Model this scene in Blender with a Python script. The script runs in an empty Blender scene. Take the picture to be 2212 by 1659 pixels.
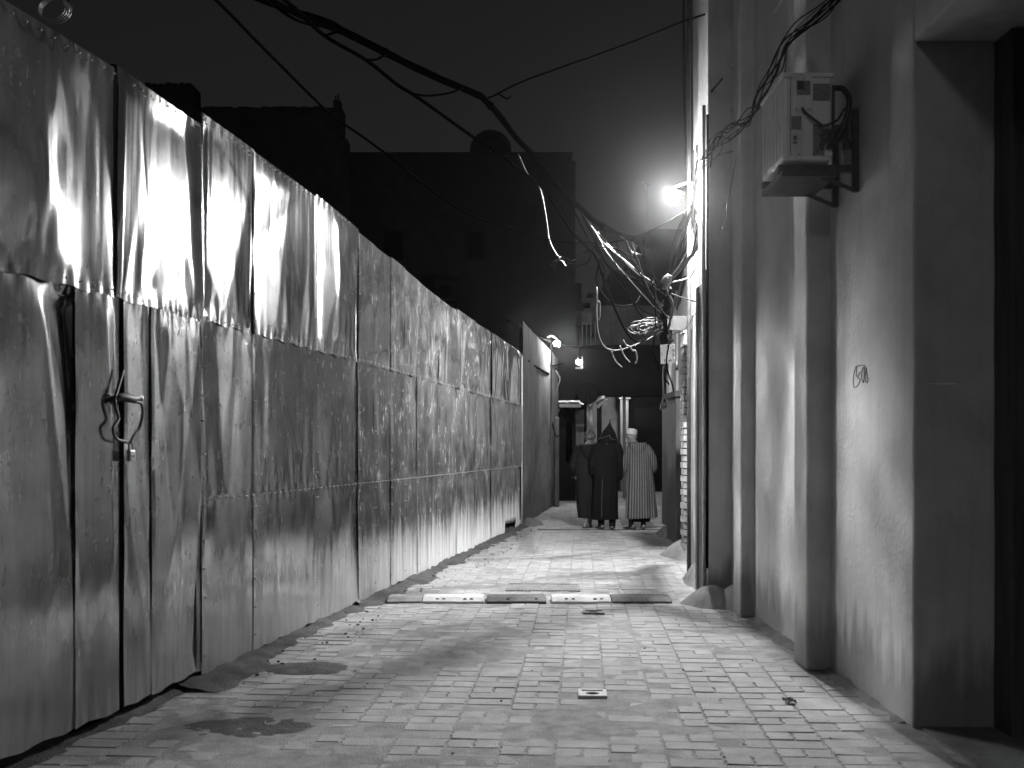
import bpy, bmesh, math, random
import numpy as np
from mathutils import Vector, Matrix, noise as mnoise

random.seed(7); RNG = np.random.RandomState(11)
SC = bpy.context.scene; COL = SC.collection
R = math.radians; PI = math.pi

# ------------------------------------------------------------------ camera, sky, exposure
CH = 1.35
cd = bpy.data.cameras.new('camera'); cam = bpy.data.objects.new('camera', cd); COL.objects.link(cam)
cam.location = (0, 0, CH); cam.rotation_euler = (R(90), 0, 0)
cd.lens = 35; cd.sensor_width = 36; cd.shift_y = 140.5/2212; cd.clip_start = .05; cd.clip_end = 600
cd.dof.use_dof = True; cd.dof.focus_distance = 14; cd.dof.aperture_fstop = 4.0
SC.camera = cam
W = bpy.data.worlds.new('World'); SC.world = W; W.use_nodes = True
nt = W.node_tree; nt.nodes.clear()
wo = nt.nodes.new('ShaderNodeOutputWorld'); bg = nt.nodes.new('ShaderNodeBackground')
sky = nt.nodes.new('ShaderNodeTexSky'); sky.sky_type = 'NISHITA'; sky.sun_disc = False
sky.sun_elevation = R(28); sky.sun_rotation = R(202); sky.air_density = 2.0; sky.dust_density = 4.0
bw = nt.nodes.new('ShaderNodeRGBToBW')
nt.links.new(sky.outputs[0], bw.inputs[0]); nt.links.new(bw.outputs[0], bg.inputs[0]); nt.links.new(bg.outputs[0], wo.inputs[0])
bg.inputs[1].default_value = .0036
SC.view_settings.view_transform = 'Standard'; SC.view_settings.look = 'None'
SC.view_settings.exposure = 0; SC.view_settings.gamma = 1; SC.view_settings.use_curve_mapping = False
cy = SC.cycles
cy.max_bounces = 6; cy.diffuse_bounces = 3; cy.glossy_bounces = 3; cy.volume_bounces = 0
cy.caustics_reflective = True; cy.blur_glossy = .05; cy.sample_clamp_indirect = 400; cy.sample_clamp_direct = 0
cy.use_denoising = True
cy.use_guiding = True; cy.use_surface_guiding = True; cy.use_volume_guiding = False; cy.guiding_training_samples = 64
LAMP_L = 17000.0
# weak fill light added from behind the camera, over the left shoulder
FILL_DIR = Vector((.30, .88, -.36)).normalized()
sl_ = bpy.data.lights.new('fill_sun', 'SUN'); sl_.energy = .13; sl_.angle = R(5); so_ = bpy.data.objects.new('fill_sun', sl_); COL.objects.link(so_)
so_.rotation_euler = FILL_DIR.to_track_quat('-Z', 'Y').to_euler()

# ------------------------------------------------------------------ helpers
FD = 2150.6
def at(x, y, z): return Vector(((x-1106)*z/FD, z, CH+(970-y)*z/FD))
def tagp(o, label=None, cat=None, group=None, kind=None):
    for k, v in (('label', label), ('category', cat), ('group', group), ('kind', kind)):
        if v: o[k] = v
    return o
def empty(name, loc=(0,0,0), rz=0, label=None, cat=None, group=None):
    o = bpy.data.objects.new(name, None); COL.objects.link(o); o.location = loc; o.rotation_euler = (0,0,rz)
    o.empty_display_size = .1
    return tagp(o, label, cat, group)
class MB:
    def __init__(s): s.v = []; s.f = []
    def add(s, vs, fs):
        n = len(s.v); s.v += [tuple(p) for p in vs]; s.f += [tuple(i+n for i in f) for f in fs]; return s
    def box(s, a, b, M=None):
        x0,y0,z0 = a; x1,y1,z1 = b
        vs = [Vector(p) for p in ((x0,y0,z0),(x1,y0,z0),(x1,y1,z0),(x0,y1,z0),(x0,y0,z1),(x1,y0,z1),(x1,y1,z1),(x0,y1,z1))]
        if M: vs = [M @ p for p in vs]
        return s.add(vs, [(0,3,2,1),(4,5,6,7),(0,1,5,4),(1,2,6,5),(2,3,7,6),(3,0,4,7)])
    def prism(s, poly, z0, z1):          # plan polygon (counter clockwise) extruded upward
        n = len(poly); vs = [(x,y,z0) for x,y in poly]+[(x,y,z1) for x,y in poly]
        return s.add(vs, [tuple(range(n-1,-1,-1)), tuple(range(n,2*n))]+[(i,(i+1)%n,n+(i+1)%n,n+i) for i in range(n)])
    def prismy(s, poly, y0, y1):         # x,z polygon extruded along y
        n = len(poly); vs = [(x,y0,z) for x,z in poly]+[(x,y1,z) for x,z in poly]
        return s.add(vs, [tuple(range(n)), tuple(range(2*n-1,n-1,-1))]+[(i,n+i,n+(i+1)%n,(i+1)%n) for i in range(n)])
    def loft(s, rings, cap=True):
        n = len(rings[0]); vs = [p for r in rings for p in r]; fs = []
        for k in range(len(rings)-1):
            for i in range(n):
                j = (i+1)%n; fs.append((k*n+i, k*n+j, (k+1)*n+j, (k+1)*n+i))
        if cap: fs += [tuple(range(n-1,-1,-1)), tuple(range((len(rings)-1)*n, len(rings)*n))]
        return s.add(vs, fs)
    def tube(s, pts, r, n=6, smooth=True, sub=5):
        pts = [Vector(p) for p in pts]
        if smooth and len(pts) > 2: pts = catmull(pts, sub)
        rr = r if callable(r) else (lambda t: r)
        rings = []; ref = Vector((.31,.17,.93)).normalized()
        for i, p in enumerate(pts):
            d = (pts[min(i+1,len(pts)-1)]-pts[max(i-1,0)])
            if d.length < 1e-9: d = Vector((0,0,1))
            d.normalize(); a = d.cross(ref)
            if a.length < 1e-3: a = d.cross(Vector((1,0,0)))
            a.normalize(); b = d.cross(a); ref = -a.cross(d) if False else b.cross(a)*-1 if False else ref
            t = i/(len(pts)-1); q = rr(t)
            rings.append([p+a*q*math.cos(2*PI*k/n)+b*q*math.sin(2*PI*k/n) for k in range(n)])
        return s.loft(rings)
    def ball(s, c, rad, nu=12, nv=8, M=None):
        c = Vector(c); rad = (rad,)*3 if not hasattr(rad,'__len__') else rad
        rings = []
        for j in range(1, nv):
            ph = PI*j/nv - PI/2
            rings.append([Vector((rad[0]*math.cos(ph)*math.cos(2*PI*i/nu), rad[1]*math.cos(ph)*math.sin(2*PI*i/nu), rad[2]*math.sin(ph))) for i in range(nu)])
        if M: rings = [[M @ p for p in r] for r in rings]
        rings = [[p+c for p in r] for r in rings]
        return s.loft(rings)
    def build(s, name, m, parent=None, smooth=False, kind=None, loc=None):
        me = bpy.data.meshes.new(name); me.from_pydata(s.v, [], s.f); me.update()
        if smooth: me.polygons.foreach_set('use_smooth', [True]*len(me.polygons))
        return link(name, me, m, parent, kind, loc)
def link(name, me, m, parent=None, kind=None, loc=None):
    if m and not me.materials: me.materials.append(M[m] if isinstance(m, str) else m)
    o = bpy.data.objects.new(name, me); COL.objects.link(o)
    if loc: o.location = loc
    if parent: o.parent = parent
    if kind: o['kind'] = kind
    return o
def catmull(p, sub):
    q = [p[0]*2-p[1]]+list(p)+[p[-1]*2-p[-2]]; out = []
    for i in range(1, len(q)-2):
        a,b,c,d = q[i-1],q[i],q[i+1],q[i+2]
        for k in range(sub):
            t = k/sub
            out.append(.5*((2*b)+(c-a)*t+(2*a-5*b+4*c-d)*t*t+(3*b-a-3*c+d)*t**3))
    out.append(p[-1]); return out
def root_at(o, loc):     # give an object a sensible origin
    d = Vector(loc); o.data.transform(Matrix.Translation(-d)); o.location = d; return o
def bevel(o, w, seg=2):
    b = o.modifiers.new('bevel', 'BEVEL'); b.width = w; b.segments = seg; b.limit_method = 'ANGLE'; b.angle_limit = R(40); return o
def fn(p, s=1.0): return mnoise.noise(Vector(p)*s)

# ------------------------------------------------------------------ materials (all neutral greys)
M = {}
def nd(t, k, **kw):
    n = t.nodes.new(k)
    for a, b in kw.items(): setattr(n, a, b)
    return n
def mat(name, base, rough=.8, metal=0, scale=6, amp=.35, stretch=(1,1,1), bump=.3, bscale=60, spec=.5, damp=None, tone=None, streak=0, emit=None):
    m = bpy.data.materials.new(name); m.use_nodes = True; M[name] = m
    t = m.node_tree; L = t.links; b = t.nodes['Principled BSDF']
    b.inputs['Roughness'].default_value = rough; b.inputs['Metallic'].default_value = metal
    b.inputs['Specular IOR Level'].default_value = spec
    geo = nd(t, 'ShaderNodeNewGeometry'); mp = nd(t, 'ShaderNodeMapping'); L.new(geo.outputs['Position'], mp.inputs[0])
    mp.inputs['Scale'].default_value = stretch
    n1 = nd(t, 'ShaderNodeTexNoise'); n1.inputs['Scale'].default_value = scale; n1.inputs['Detail'].default_value = 7; n1.inputs['Roughness'].default_value = .62
    L.new(mp.outputs[0], n1.inputs[0])
    mr = nd(t, 'ShaderNodeMapRange'); L.new(n1.outputs[0], mr.inputs[0])
    mr.inputs[1].default_value = .3; mr.inputs[2].default_value = .7; mr.inputs[3].default_value = base*(1-amp); mr.inputs[4].default_value = base*(1+amp)
    val = mr.outputs[0]
    def mul(a, fac_socket, lo):
        k = nd(t, 'ShaderNodeMapRange'); L.new(fac_socket, k.inputs[0]); k.inputs[3].default_value = 1; k.inputs[4].default_value = lo
        x = nd(t, 'ShaderNodeMath', operation='MULTIPLY'); L.new(a, x.inputs[0]); L.new(k.outputs[0], x.inputs[1]); return x.outputs[0]
    if streak:
        m2 = nd(t, 'ShaderNodeMapping'); L.new(geo.outputs['Position'], m2.inputs[0]); m2.inputs['Scale'].default_value = (9,9,.45)
        n2 = nd(t, 'ShaderNodeTexNoise'); n2.inputs['Scale'].default_value = 1.6; n2.inputs['Detail'].default_value = 5; L.new(m2.outputs[0], n2.inputs[0])
        r2 = nd(t, 'ShaderNodeMapRange'); L.new(n2.outputs[0], r2.inputs[0]); r2.inputs[1].default_value = .5; r2.inputs[2].default_value = .72
        val = mul(val, r2.outputs[0], 1-streak)
    if damp:                       # stained, splashed foot of a wall: a ragged band with its own outline
        sx = nd(t, 'ShaderNodeSeparateXYZ'); L.new(geo.outputs['Position'], sx.inputs[0])
        m3 = nd(t, 'ShaderNodeMapping'); L.new(geo.outputs['Position'], m3.inputs[0]); m3.inputs['Scale'].default_value = (7,7,1.1)
        n3 = nd(t, 'ShaderNodeTexNoise'); n3.inputs['Scale'].default_value = 1.5; n3.inputs['Detail'].default_value = 6; L.new(m3.outputs[0], n3.inputs[0])
        a = nd(t, 'ShaderNodeMath', operation='MULTIPLY'); L.new(n3.outputs[0], a.inputs[0]); a.inputs[1].default_value = damp[0]*2
        d = nd(t, 'ShaderNodeMath', operation='SUBTRACT'); L.new(a.outputs[0], d.inputs[0]); L.new(sx.outputs[2], d.inputs[1])
        r3 = nd(t, 'ShaderNodeMapRange'); L.new(d.outputs[0], r3.inputs[0]); r3.inputs[1].default_value = -.06; r3.inputs[2].default_value = .16
        val = mul(val, r3.outputs[0], damp[1])
    if tone:
        at_ = nd(t, 'ShaderNodeAttribute'); at_.attribute_name = 'tone'
        x = nd(t, 'ShaderNodeMath', operation='MULTIPLY'); L.new(val, x.inputs[0]); L.new(at_.outputs['Fac'], x.inputs[1]); val = x.outputs[0]
    cc = nd(t, 'ShaderNodeCombineColor')
    for i in range(3): L.new(val, cc.inputs[i])
    L.new(cc.outputs[0], b.inputs['Base Color'])
    if bump:
        nb = nd(t, 'ShaderNodeTexNoise'); nb.inputs['Scale'].default_value = bscale; nb.inputs['Detail'].default_value = 6; L.new(mp.outputs[0], nb.inputs[0])
        bp = nd(t, 'ShaderNodeBump'); bp.inputs['Strength'].default_value = bump; bp.inputs['Distance'].default_value = .01
        L.new(nb.outputs[0], bp.inputs['Height']); L.new(bp.outputs[0], b.inputs['Normal'])
    if emit:
        b.inputs['Emission Color'].default_value = (1,1,1,1); b.inputs['Emission Strength'].default_value = emit
    return m
mat('plaster', .37, .9, scale=2.2, amp=.20, bump=.45, bscale=30, streak=.10, damp=(.36,.5))
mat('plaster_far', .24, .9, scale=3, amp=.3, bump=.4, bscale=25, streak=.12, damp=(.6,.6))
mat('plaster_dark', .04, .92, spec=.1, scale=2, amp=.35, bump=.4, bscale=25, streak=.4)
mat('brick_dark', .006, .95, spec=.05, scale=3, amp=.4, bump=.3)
mat('void_dark', .003, .9, bump=0, spec=0)
mat('old_wood', .045, .75, scale=3, amp=.5, stretch=(8,8,.6), bump=.4, bscale=20)
mat('iron', .05, .5, .6, scale=20, amp=.4, bump=.15)
mat('steel_grey', .30, .45, .5, scale=20, amp=.2, bump=.05)
mat('cable_black', .004, .6, spec=0, scale=30, amp=.3, bump=0)
mat('cable_white', .028, .5, scale=30, amp=.2, bump=0)
mat('cable_grey', .009, .5, scale=30, amp=.2, bump=0)
mat('paver', .27, .88, scale=7, amp=.22, bump=.5, bscale=90, tone=True)
mat('sand_bed', .20, .95, scale=9, amp=.35, bump=.6, bscale=120)
mat('earth', .055, .97, scale=8, amp=.5, bump=1, bscale=70)
mat('dust_drift', .13, .97, scale=5, amp=.4, bump=.9, bscale=80)
mat('ac_white', .6, .45, scale=4, amp=.12, bump=0, streak=.25)
mat('ac_label', .16, .6, bump=0, amp=.5, scale=60)
mat('ac_dark', .035, .6, bump=0)
mat('kerb_white', .4, .7, scale=14, amp=.18, bump=.3, bscale=60)
mat('kerb_black', .06, .6, scale=14, amp=.6, bump=.3, bscale=60)
mat('kerb_grey', .16, .85, scale=9, amp=.4, bump=.3, bscale=60)
mat('plate_white', .5, .5, scale=30, amp=.15, bump=0)
mat('ink', .03, .7, bump=0)
mat('chalk', .6, .9, bump=0)
mat('marker', .1, .9, bump=0)
mat('cast_iron', .16, .45, .7, scale=25, amp=.4, bump=.3)
mat('awning_white', .6, .7, scale=6, amp=.25, bump=.2)
mat('skin', .10, .6, scale=20, amp=.15, bump=.1)
mat('hair', .035, .6, scale=60, amp=.7, bump=1, bscale=110)
mat('beard', .25, .8, scale=60, amp=.3, bump=1, bscale=110)
mat('robe_dark', .007, .9, spec=.12, scale=30, amp=.2, bump=.25, bscale=180)
mat('robe_black', .003, .9, spec=.12, scale=30, amp=.2, bump=.25, bscale=180)
mat('robe_trim', .03, .8, scale=30, amp=.2, bump=.2)
mat('cap_white', .28, .9, scale=40, amp=.15, bump=.3, bscale=120)
mat('shoe', .03, .5, bump=.1)
mat('lamp_shell', .15, .5, bump=0)
mat('bulb_main', .8, bump=0, emit=LAMP_L)
mat('bulb_far', .8, bump=0, emit=3600)
mat('bulb_porch', .8, bump=0, emit=600)
mat('bulb_hidden', .8, bump=0, emit=1100)
# striped wool
def striped():
    m = mat('robe_striped', .09, .9, spec=.15, scale=40, amp=.2, bump=.35, bscale=160); t = m.node_tree; L = t.links; b = t.nodes['Principled BSDF']
    src = b.inputs['Base Color'].links[0].from_socket
    tc = nd(t, 'ShaderNodeTexCoord'); sx = nd(t, 'ShaderNodeSeparateXYZ'); L.new(tc.outputs['Object'], sx.inputs[0])
    w = nd(t, 'ShaderNodeMapRange'); L.new(sx.outputs[2], w.inputs[0]); w.inputs[1].default_value = .1; w.inputs[2].default_value = 1.4; w.inputs[3].default_value = 1.0; w.inputs[4].default_value = 1.25
    k = nd(t, 'ShaderNodeMath', operation='MULTIPLY'); L.new(sx.outputs[0], k.inputs[0]); L.new(w.outputs[0], k.inputs[1])
    k2 = nd(t, 'ShaderNodeMath', operation='MULTIPLY'); L.new(k.outputs[0], k2.inputs[0]); k2.inputs[1].default_value = 2*PI/.046
    sn = nd(t, 'ShaderNodeMath', operation='SINE'); L.new(k2.outputs[0], sn.inputs[0])
    r = nd(t, 'ShaderNodeMapRange'); L.new(sn.outputs[0], r.inputs[0]); r.inputs[1].default_value = -.1; r.inputs[2].default_value = .35; r.inputs[3].default_value = .32; r.inputs[4].default_value = 1.05
    mx = nd(t, 'ShaderNodeVectorMath', operation='SCALE'); L.new(src, mx.inputs[0]); L.new(r.outputs[0], mx.inputs['Scale']); L.new(mx.outputs[0], b.inputs['Base Color'])
striped()
# galvanised sheet: bright metal, rain streaks, pale foot of dust and painted-in ground reflection
def sheet_mat(name, dust_refl_h, rlo, rhi, clo, chi, glo, ghi):
    m = bpy.data.materials.new(name); m.use_nodes = True; M[name] = m
    t = m.node_tree; L = t.links; b = t.nodes['Principled BSDF']; out = t.nodes['Material Output']
    geo = nd(t, 'ShaderNodeNewGeometry')
    mp = nd(t, 'ShaderNodeMapping'); L.new(geo.outputs['Position'], mp.inputs[0]); mp.inputs['Scale'].default_value = (14,14,.7)
    n = nd(t, 'ShaderNodeTexNoise'); n.inputs['Scale'].default_value = 1.5; n.inputs['Detail'].default_value = 8; n.inputs['Roughness'].default_value = .65; L.new(mp.outputs[0], n.inputs[0])
    nb = nd(t, 'ShaderNodeTexNoise'); nb.inputs['Scale'].default_value = 3.2; nb.inputs['Detail'].default_value = 8; nb.inputs['Roughness'].default_value = .7; L.new(geo.outputs['Position'], nb.inputs[0])
    r = nd(t, 'ShaderNodeMapRange'); L.new(n.outputs[0], r.inputs[0]); r.inputs[1].default_value = .3; r.inputs[2].default_value = .7; r.inputs[3].default_value = rlo; r.inputs[4].default_value = rhi
    L.new(r.outputs[0], b.inputs['Roughness'])
    c = nd(t, 'ShaderNodeMapRange'); L.new(nb.outputs[0], c.inputs[0]); c.inputs[1].default_value = .3; c.inputs[2].default_value = .7; c.inputs[3].default_value = chi; c.inputs[4].default_value = clo
    mv = nd(t, 'ShaderNodeMapping'); L.new(geo.outputs['Position'], mv.inputs[0]); mv.inputs['Scale'].default_value = (34,34,1.3)
    nv_ = nd(t, 'ShaderNodeTexNoise'); nv_.inputs['Scale'].default_value = 1.3; nv_.inputs['Detail'].default_value = 6; nv_.inputs['Roughness'].default_value = .7; L.new(mv.outputs[0], nv_.inputs[0])
    rv_ = nd(t, 'ShaderNodeMapRange'); L.new(nv_.outputs[0], rv_.inputs[0]); rv_.inputs[1].default_value = .33; rv_.inputs[2].default_value = .62; rv_.inputs[3].default_value = .86; rv_.inputs[4].default_value = 1.04
    mm = nd(t, 'ShaderNodeMath', operation='MULTIPLY'); L.new(c.outputs[0], mm.inputs[0]); L.new(rv_.outputs[0], mm.inputs[1])
    cc = nd(t, 'ShaderNodeCombineColor')
    for i in range(3): L.new(mm.outputs[0], cc.inputs[i])
    L.new(cc.outputs[0], b.inputs['Base Color']); b.inputs['Metallic'].default_value = 1
    # fine scratches
    ms = nd(t, 'ShaderNodeMapping'); L.new(geo.outputs['Position'], ms.inputs[0]); ms.inputs['Scale'].default_value = (60,60,5)
    ns = nd(t, 'ShaderNodeTexNoise'); ns.inputs['Scale'].default_value = 1.4; ns.inputs['Detail'].default_value = 4; L.new(ms.outputs[0], ns.inputs[0])
    bp = nd(t, 'ShaderNodeBump'); bp.inputs['Strength'].default_value = .03; bp.inputs['Distance'].default_value = .004; L.new(ns.outputs[0], bp.inputs['Height']); L.new(bp.outputs[0], b.inputs['Normal'])
    # pale foot: dust, with the bright ground's reflection put into its colour
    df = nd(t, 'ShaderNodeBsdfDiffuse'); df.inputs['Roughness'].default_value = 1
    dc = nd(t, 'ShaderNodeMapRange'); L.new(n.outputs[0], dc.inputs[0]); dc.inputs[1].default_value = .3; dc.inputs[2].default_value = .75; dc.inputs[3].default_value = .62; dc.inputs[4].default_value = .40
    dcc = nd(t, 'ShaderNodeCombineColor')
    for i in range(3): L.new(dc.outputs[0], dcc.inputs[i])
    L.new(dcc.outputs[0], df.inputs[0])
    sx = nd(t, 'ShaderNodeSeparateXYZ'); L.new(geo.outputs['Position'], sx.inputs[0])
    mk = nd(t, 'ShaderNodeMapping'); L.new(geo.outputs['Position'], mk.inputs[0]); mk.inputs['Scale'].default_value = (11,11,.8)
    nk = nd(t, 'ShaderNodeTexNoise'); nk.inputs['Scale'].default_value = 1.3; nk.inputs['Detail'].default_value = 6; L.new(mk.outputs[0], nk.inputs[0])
    a = nd(t, 'ShaderNodeMath', operation='MULTIPLY_ADD'); L.new(nk.outputs[0], a.inputs[0]); a.inputs[1].default_value = .8; a.inputs[2].default_value = dust_refl_h-.4
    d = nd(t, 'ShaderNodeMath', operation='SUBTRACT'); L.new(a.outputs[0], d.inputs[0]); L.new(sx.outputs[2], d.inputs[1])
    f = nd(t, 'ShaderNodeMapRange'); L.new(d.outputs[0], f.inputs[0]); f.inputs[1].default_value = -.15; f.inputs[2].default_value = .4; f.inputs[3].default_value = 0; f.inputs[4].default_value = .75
    # overall grime film
    g = nd(t, 'ShaderNodeMapRange'); L.new(nb.outputs[0], g.inputs[0]); g.inputs[1].default_value = .35; g.inputs[2].default_value = .75; g.inputs[3].default_value = glo; g.inputs[4].default_value = ghi
    # scuffs and splashes
    mq = nd(t, 'ShaderNodeMapping'); L.new(geo.outputs['Position'], mq.inputs[0]); mq.inputs['Scale'].default_value = (1,1,.3)
    nq = nd(t, 'ShaderNodeTexNoise'); nq.inputs['Scale'].default_value = 34; nq.inputs['Detail'].default_value = 7; nq.inputs['Roughness'].default_value = .72; L.new(mq.outputs[0], nq.inputs[0])
    nq2 = nd(t, 'ShaderNodeMath', operation='MULTIPLY_ADD'); L.new(nb.outputs[0], nq2.inputs[0]); nq2.inputs[1].default_value = .55; L.new(nq.outputs[0], nq2.inputs[2])
    fq = nd(t, 'ShaderNodeMapRange'); L.new(nq2.outputs[0], fq.inputs[0]); fq.inputs[1].default_value = .82; fq.inputs[2].default_value = 1.0; fq.inputs[3].default_value = 0; fq.inputs[4].default_value = .5
    gq = nd(t, 'ShaderNodeMath', operation='MAXIMUM'); L.new(g.outputs[0], gq.inputs[0]); L.new(fq.outputs[0], gq.inputs[1])
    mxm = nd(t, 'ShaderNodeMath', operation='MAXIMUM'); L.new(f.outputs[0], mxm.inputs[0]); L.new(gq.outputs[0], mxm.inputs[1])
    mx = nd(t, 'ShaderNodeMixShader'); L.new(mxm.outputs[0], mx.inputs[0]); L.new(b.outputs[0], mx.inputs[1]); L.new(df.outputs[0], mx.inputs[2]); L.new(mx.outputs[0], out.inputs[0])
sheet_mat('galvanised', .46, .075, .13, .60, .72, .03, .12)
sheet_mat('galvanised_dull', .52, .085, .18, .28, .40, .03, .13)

# ------------------------------------------------------------------ ground and paving
gb = MB(); gb.add([(-110,-60,-.03),(110,-60,-.03),(110,150,-.03),(-110,150,-.03)], [(0,1,2,3)])
gb.build('ground', 'earth', kind='structure')

FZ = np.array([0.0, 3.0, 4.2, 4.9, 5.8, 6.6, 7.95, 9.7, 15.7, 17.6, 19.0])
FX = np.array([-2.75,-2.33,-2.10,-1.94,-1.80,-1.67,-1.45,-1.13,-.12,.17,.38])
def Xf(z): return float(np.interp(z, FZ, FX))
def zfx(x):
    k = (x-1106)/FD; lo, hi = 2.0, 18.5
    for _ in range(50):
        m = (lo+hi)/2
        if Xf(m)/m < k: lo = m
        else: hi = m
    return lo
RZ = np.array([0, 9.0, 9.6, 10.9, 12.9, 16.1, 19.3, 32, 36]); RX = np.array([1.95, 1.92, 1.9, 2.02, 2.26, 2.68, 3.10, 4.96, 5.5])
def Xr(z): return float(np.interp(z, RZ, RX))
LZ = np.array([0, 17.6, 25, 36]); 
def Xl(z): return Xf(z) if z < 17.6 else float(np.interp(z, [17.6, 25, 25.1, 36], [.19, 1.15, .6, .9]))

zs = np.linspace(1.0, 36, 440)
pb = MB(); NB = 48
def bedz(x, z): return -.0036+.006*fn((x*1.1, z*.8, 5))+.004*fn((x*4, z*4, 9))
for z in zs:
    xa = Xl(z)-(.05 if z < 17.6 else 0); xb = Xr(z)+(.35 if z < 5.5 else 0)
    for k in range(NB+1): x = xa+(xb-xa)*k/NB; pb.v.append((x, z, min(-.0022, bedz(x, z))))
pb.f = [(i*(NB+1)+k, i*(NB+1)+k+1, (i+1)*(NB+1)+k+1, (i+1)*(NB+1)+k) for i in range(len(zs)-1) for k in range(NB)]
paving = pb.build('alley_pavement', 'sand_bed', kind='structure', smooth=True)

CWD, RDP = .247, .128
def paver_mesh(w, d, tone, seed):
    rg = random.Random(seed); g = .0026; zz = .011; hw, hd = w/2-g, d/2-g
    pts = []
    k = 4
    for i in range(k+1):                          # right side, zigzag
        y = -hd+2*hd*i/k; pts.append((hw+(zz/2 if i % 2 else -zz/2)*(1 if 0 < i < k else .3), y))
    for i in range(k, -1, -1):
        y = -hd+2*hd*i/k; pts.append((-hw+(zz/2 if i % 2 else -zz/2)*(1 if 0 < i < k else .3), y))
    pts = [(x+rg.uniform(-.0015,.0015), y+rg.uniform(-.0015,.0015)) for x, y in pts]
    n = len(pts); mb = MB()
    sc = 1-.006/hd
    mb.add([(x*(1-.005/hw), y*(1-.005/hd), 0) for x, y in pts]+[(x, y, -.006) for x, y in pts]+[(x, y, -.03) for x, y in pts],
           [tuple(range(n))]+[(n+i, n+(i+1)%n, (i+1)%n, i) for i in range(n)]+[(2*n+i, 2*n+(i+1)%n, n+(i+1)%n, n+i) for i in range(n)])
    me = bpy.data.meshes.new('paver'); me.from_pydata(mb.v, [], mb.f); me.update()
    a = me.attributes.new('tone', 'FLOAT', 'POINT'); a.data.foreach_set('value', [tone]*len(me.vertices))
    me.materials.append(M['paver']); return me
NV = 12
FULL = [paver_mesh(CWD, RDP, random.uniform(.92,1.07), 10+i) for i in range(NV)]
HALF = [paver_mesh(CWD/2, RDP, random.uniform(.92,1.07), 50+i) for i in range(NV)]
dirn = Vector((.0702, 1)).normalized(); perp = Vector((dirn.y, -dirn.x)); pyaw = -math.atan2(.0702, 1)
cells = []
for c in range(-16, 26):
    off = random.uniform(0, RDP); ph = random.randint(0, 1)
    for r in range(26, 268):
        if (r+ph) % 2 == 0 or random.random() < .15: ps = [(0, FULL)]
        else: ps = [(-CWD/4, HALF), (CWD/4, HALF)]
        for dx, fam in ps:
            p = dirn*(r*RDP+off)+perp*(c*CWD+dx)
            lo, hi = Xl(p.y)-.02, Xr(p.y)+(.36 if p.y < 4.78 else -.02)
            if not (lo < p.x < hi): continue
            if ((p.x+1.28)/.42)**2+((p.y-4.85)/.24)**2 < 1: continue      # broken-out patch by the gate
            if ((p.x+1.22)/.25)**2+((p.y-6.15)/.18)**2 < 1: continue
            if abs(p.x-.455) < .09 and abs(p.y-5.47) < .07: continue      # valve box
            bumpz = .004*fn((p.x, p.y, 0), 1.7)
            cells.append((p.x, p.y, bumpz-.002+random.uniform(-.003,.002), random.choice(fam), random.gauss(0,.012), random.gauss(0,.010), random.gauss(0,.008)))
vis = [c for c in cells if c[1] > 3.9 and (c[0]/c[1]*FD+1106) > -10 and (c[0]/c[1]*FD+1106) < 2225]
vis.sort(key=lambda c: c[1]); near = vis[:300]; ns = set(map(id, near))
for x, y, z, me, rx, ry, rz in near:
    o = bpy.data.objects.new('paver', me); COL.objects.link(o); o.parent = paving
    o.location = (x, y, z); o.rotation_euler = (rx, ry, pyaw+rz)
V = []; F = []; T = []
cache = {}
for c in cells:
    if id(c) in ns: continue
    x, y, z, me, rx, ry, rz = c
    if me.name not in cache:
        a = np.empty(len(me.vertices)*3); me.vertices.foreach_get('co', a); cache[me.name] = (a.reshape(-1,3), [tuple(p.vertices) for p in me.polygons], me.attributes['tone'].data[0].value)
    co, fs, tn = cache[me.name]
    from mathutils import Euler
    mt = np.array(Euler((rx, ry, pyaw+rz)).to_matrix()); q = co @ mt.T+np.array((x,y,z)); b0 = len(V)
    V += q.tolist(); F += [tuple(i+b0 for i in f) for f in fs]; T += [tn]*len(co)
me = bpy.data.meshes.new('paver_field'); me.from_pydata(V, [], F); me.update()
a = me.attributes.new('tone', 'FLOAT', 'POINT'); a.data.foreach_set('value', T); me.materials.append(M['paver'])
link('paver_field', me, None, paving, 'stuff')

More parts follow.
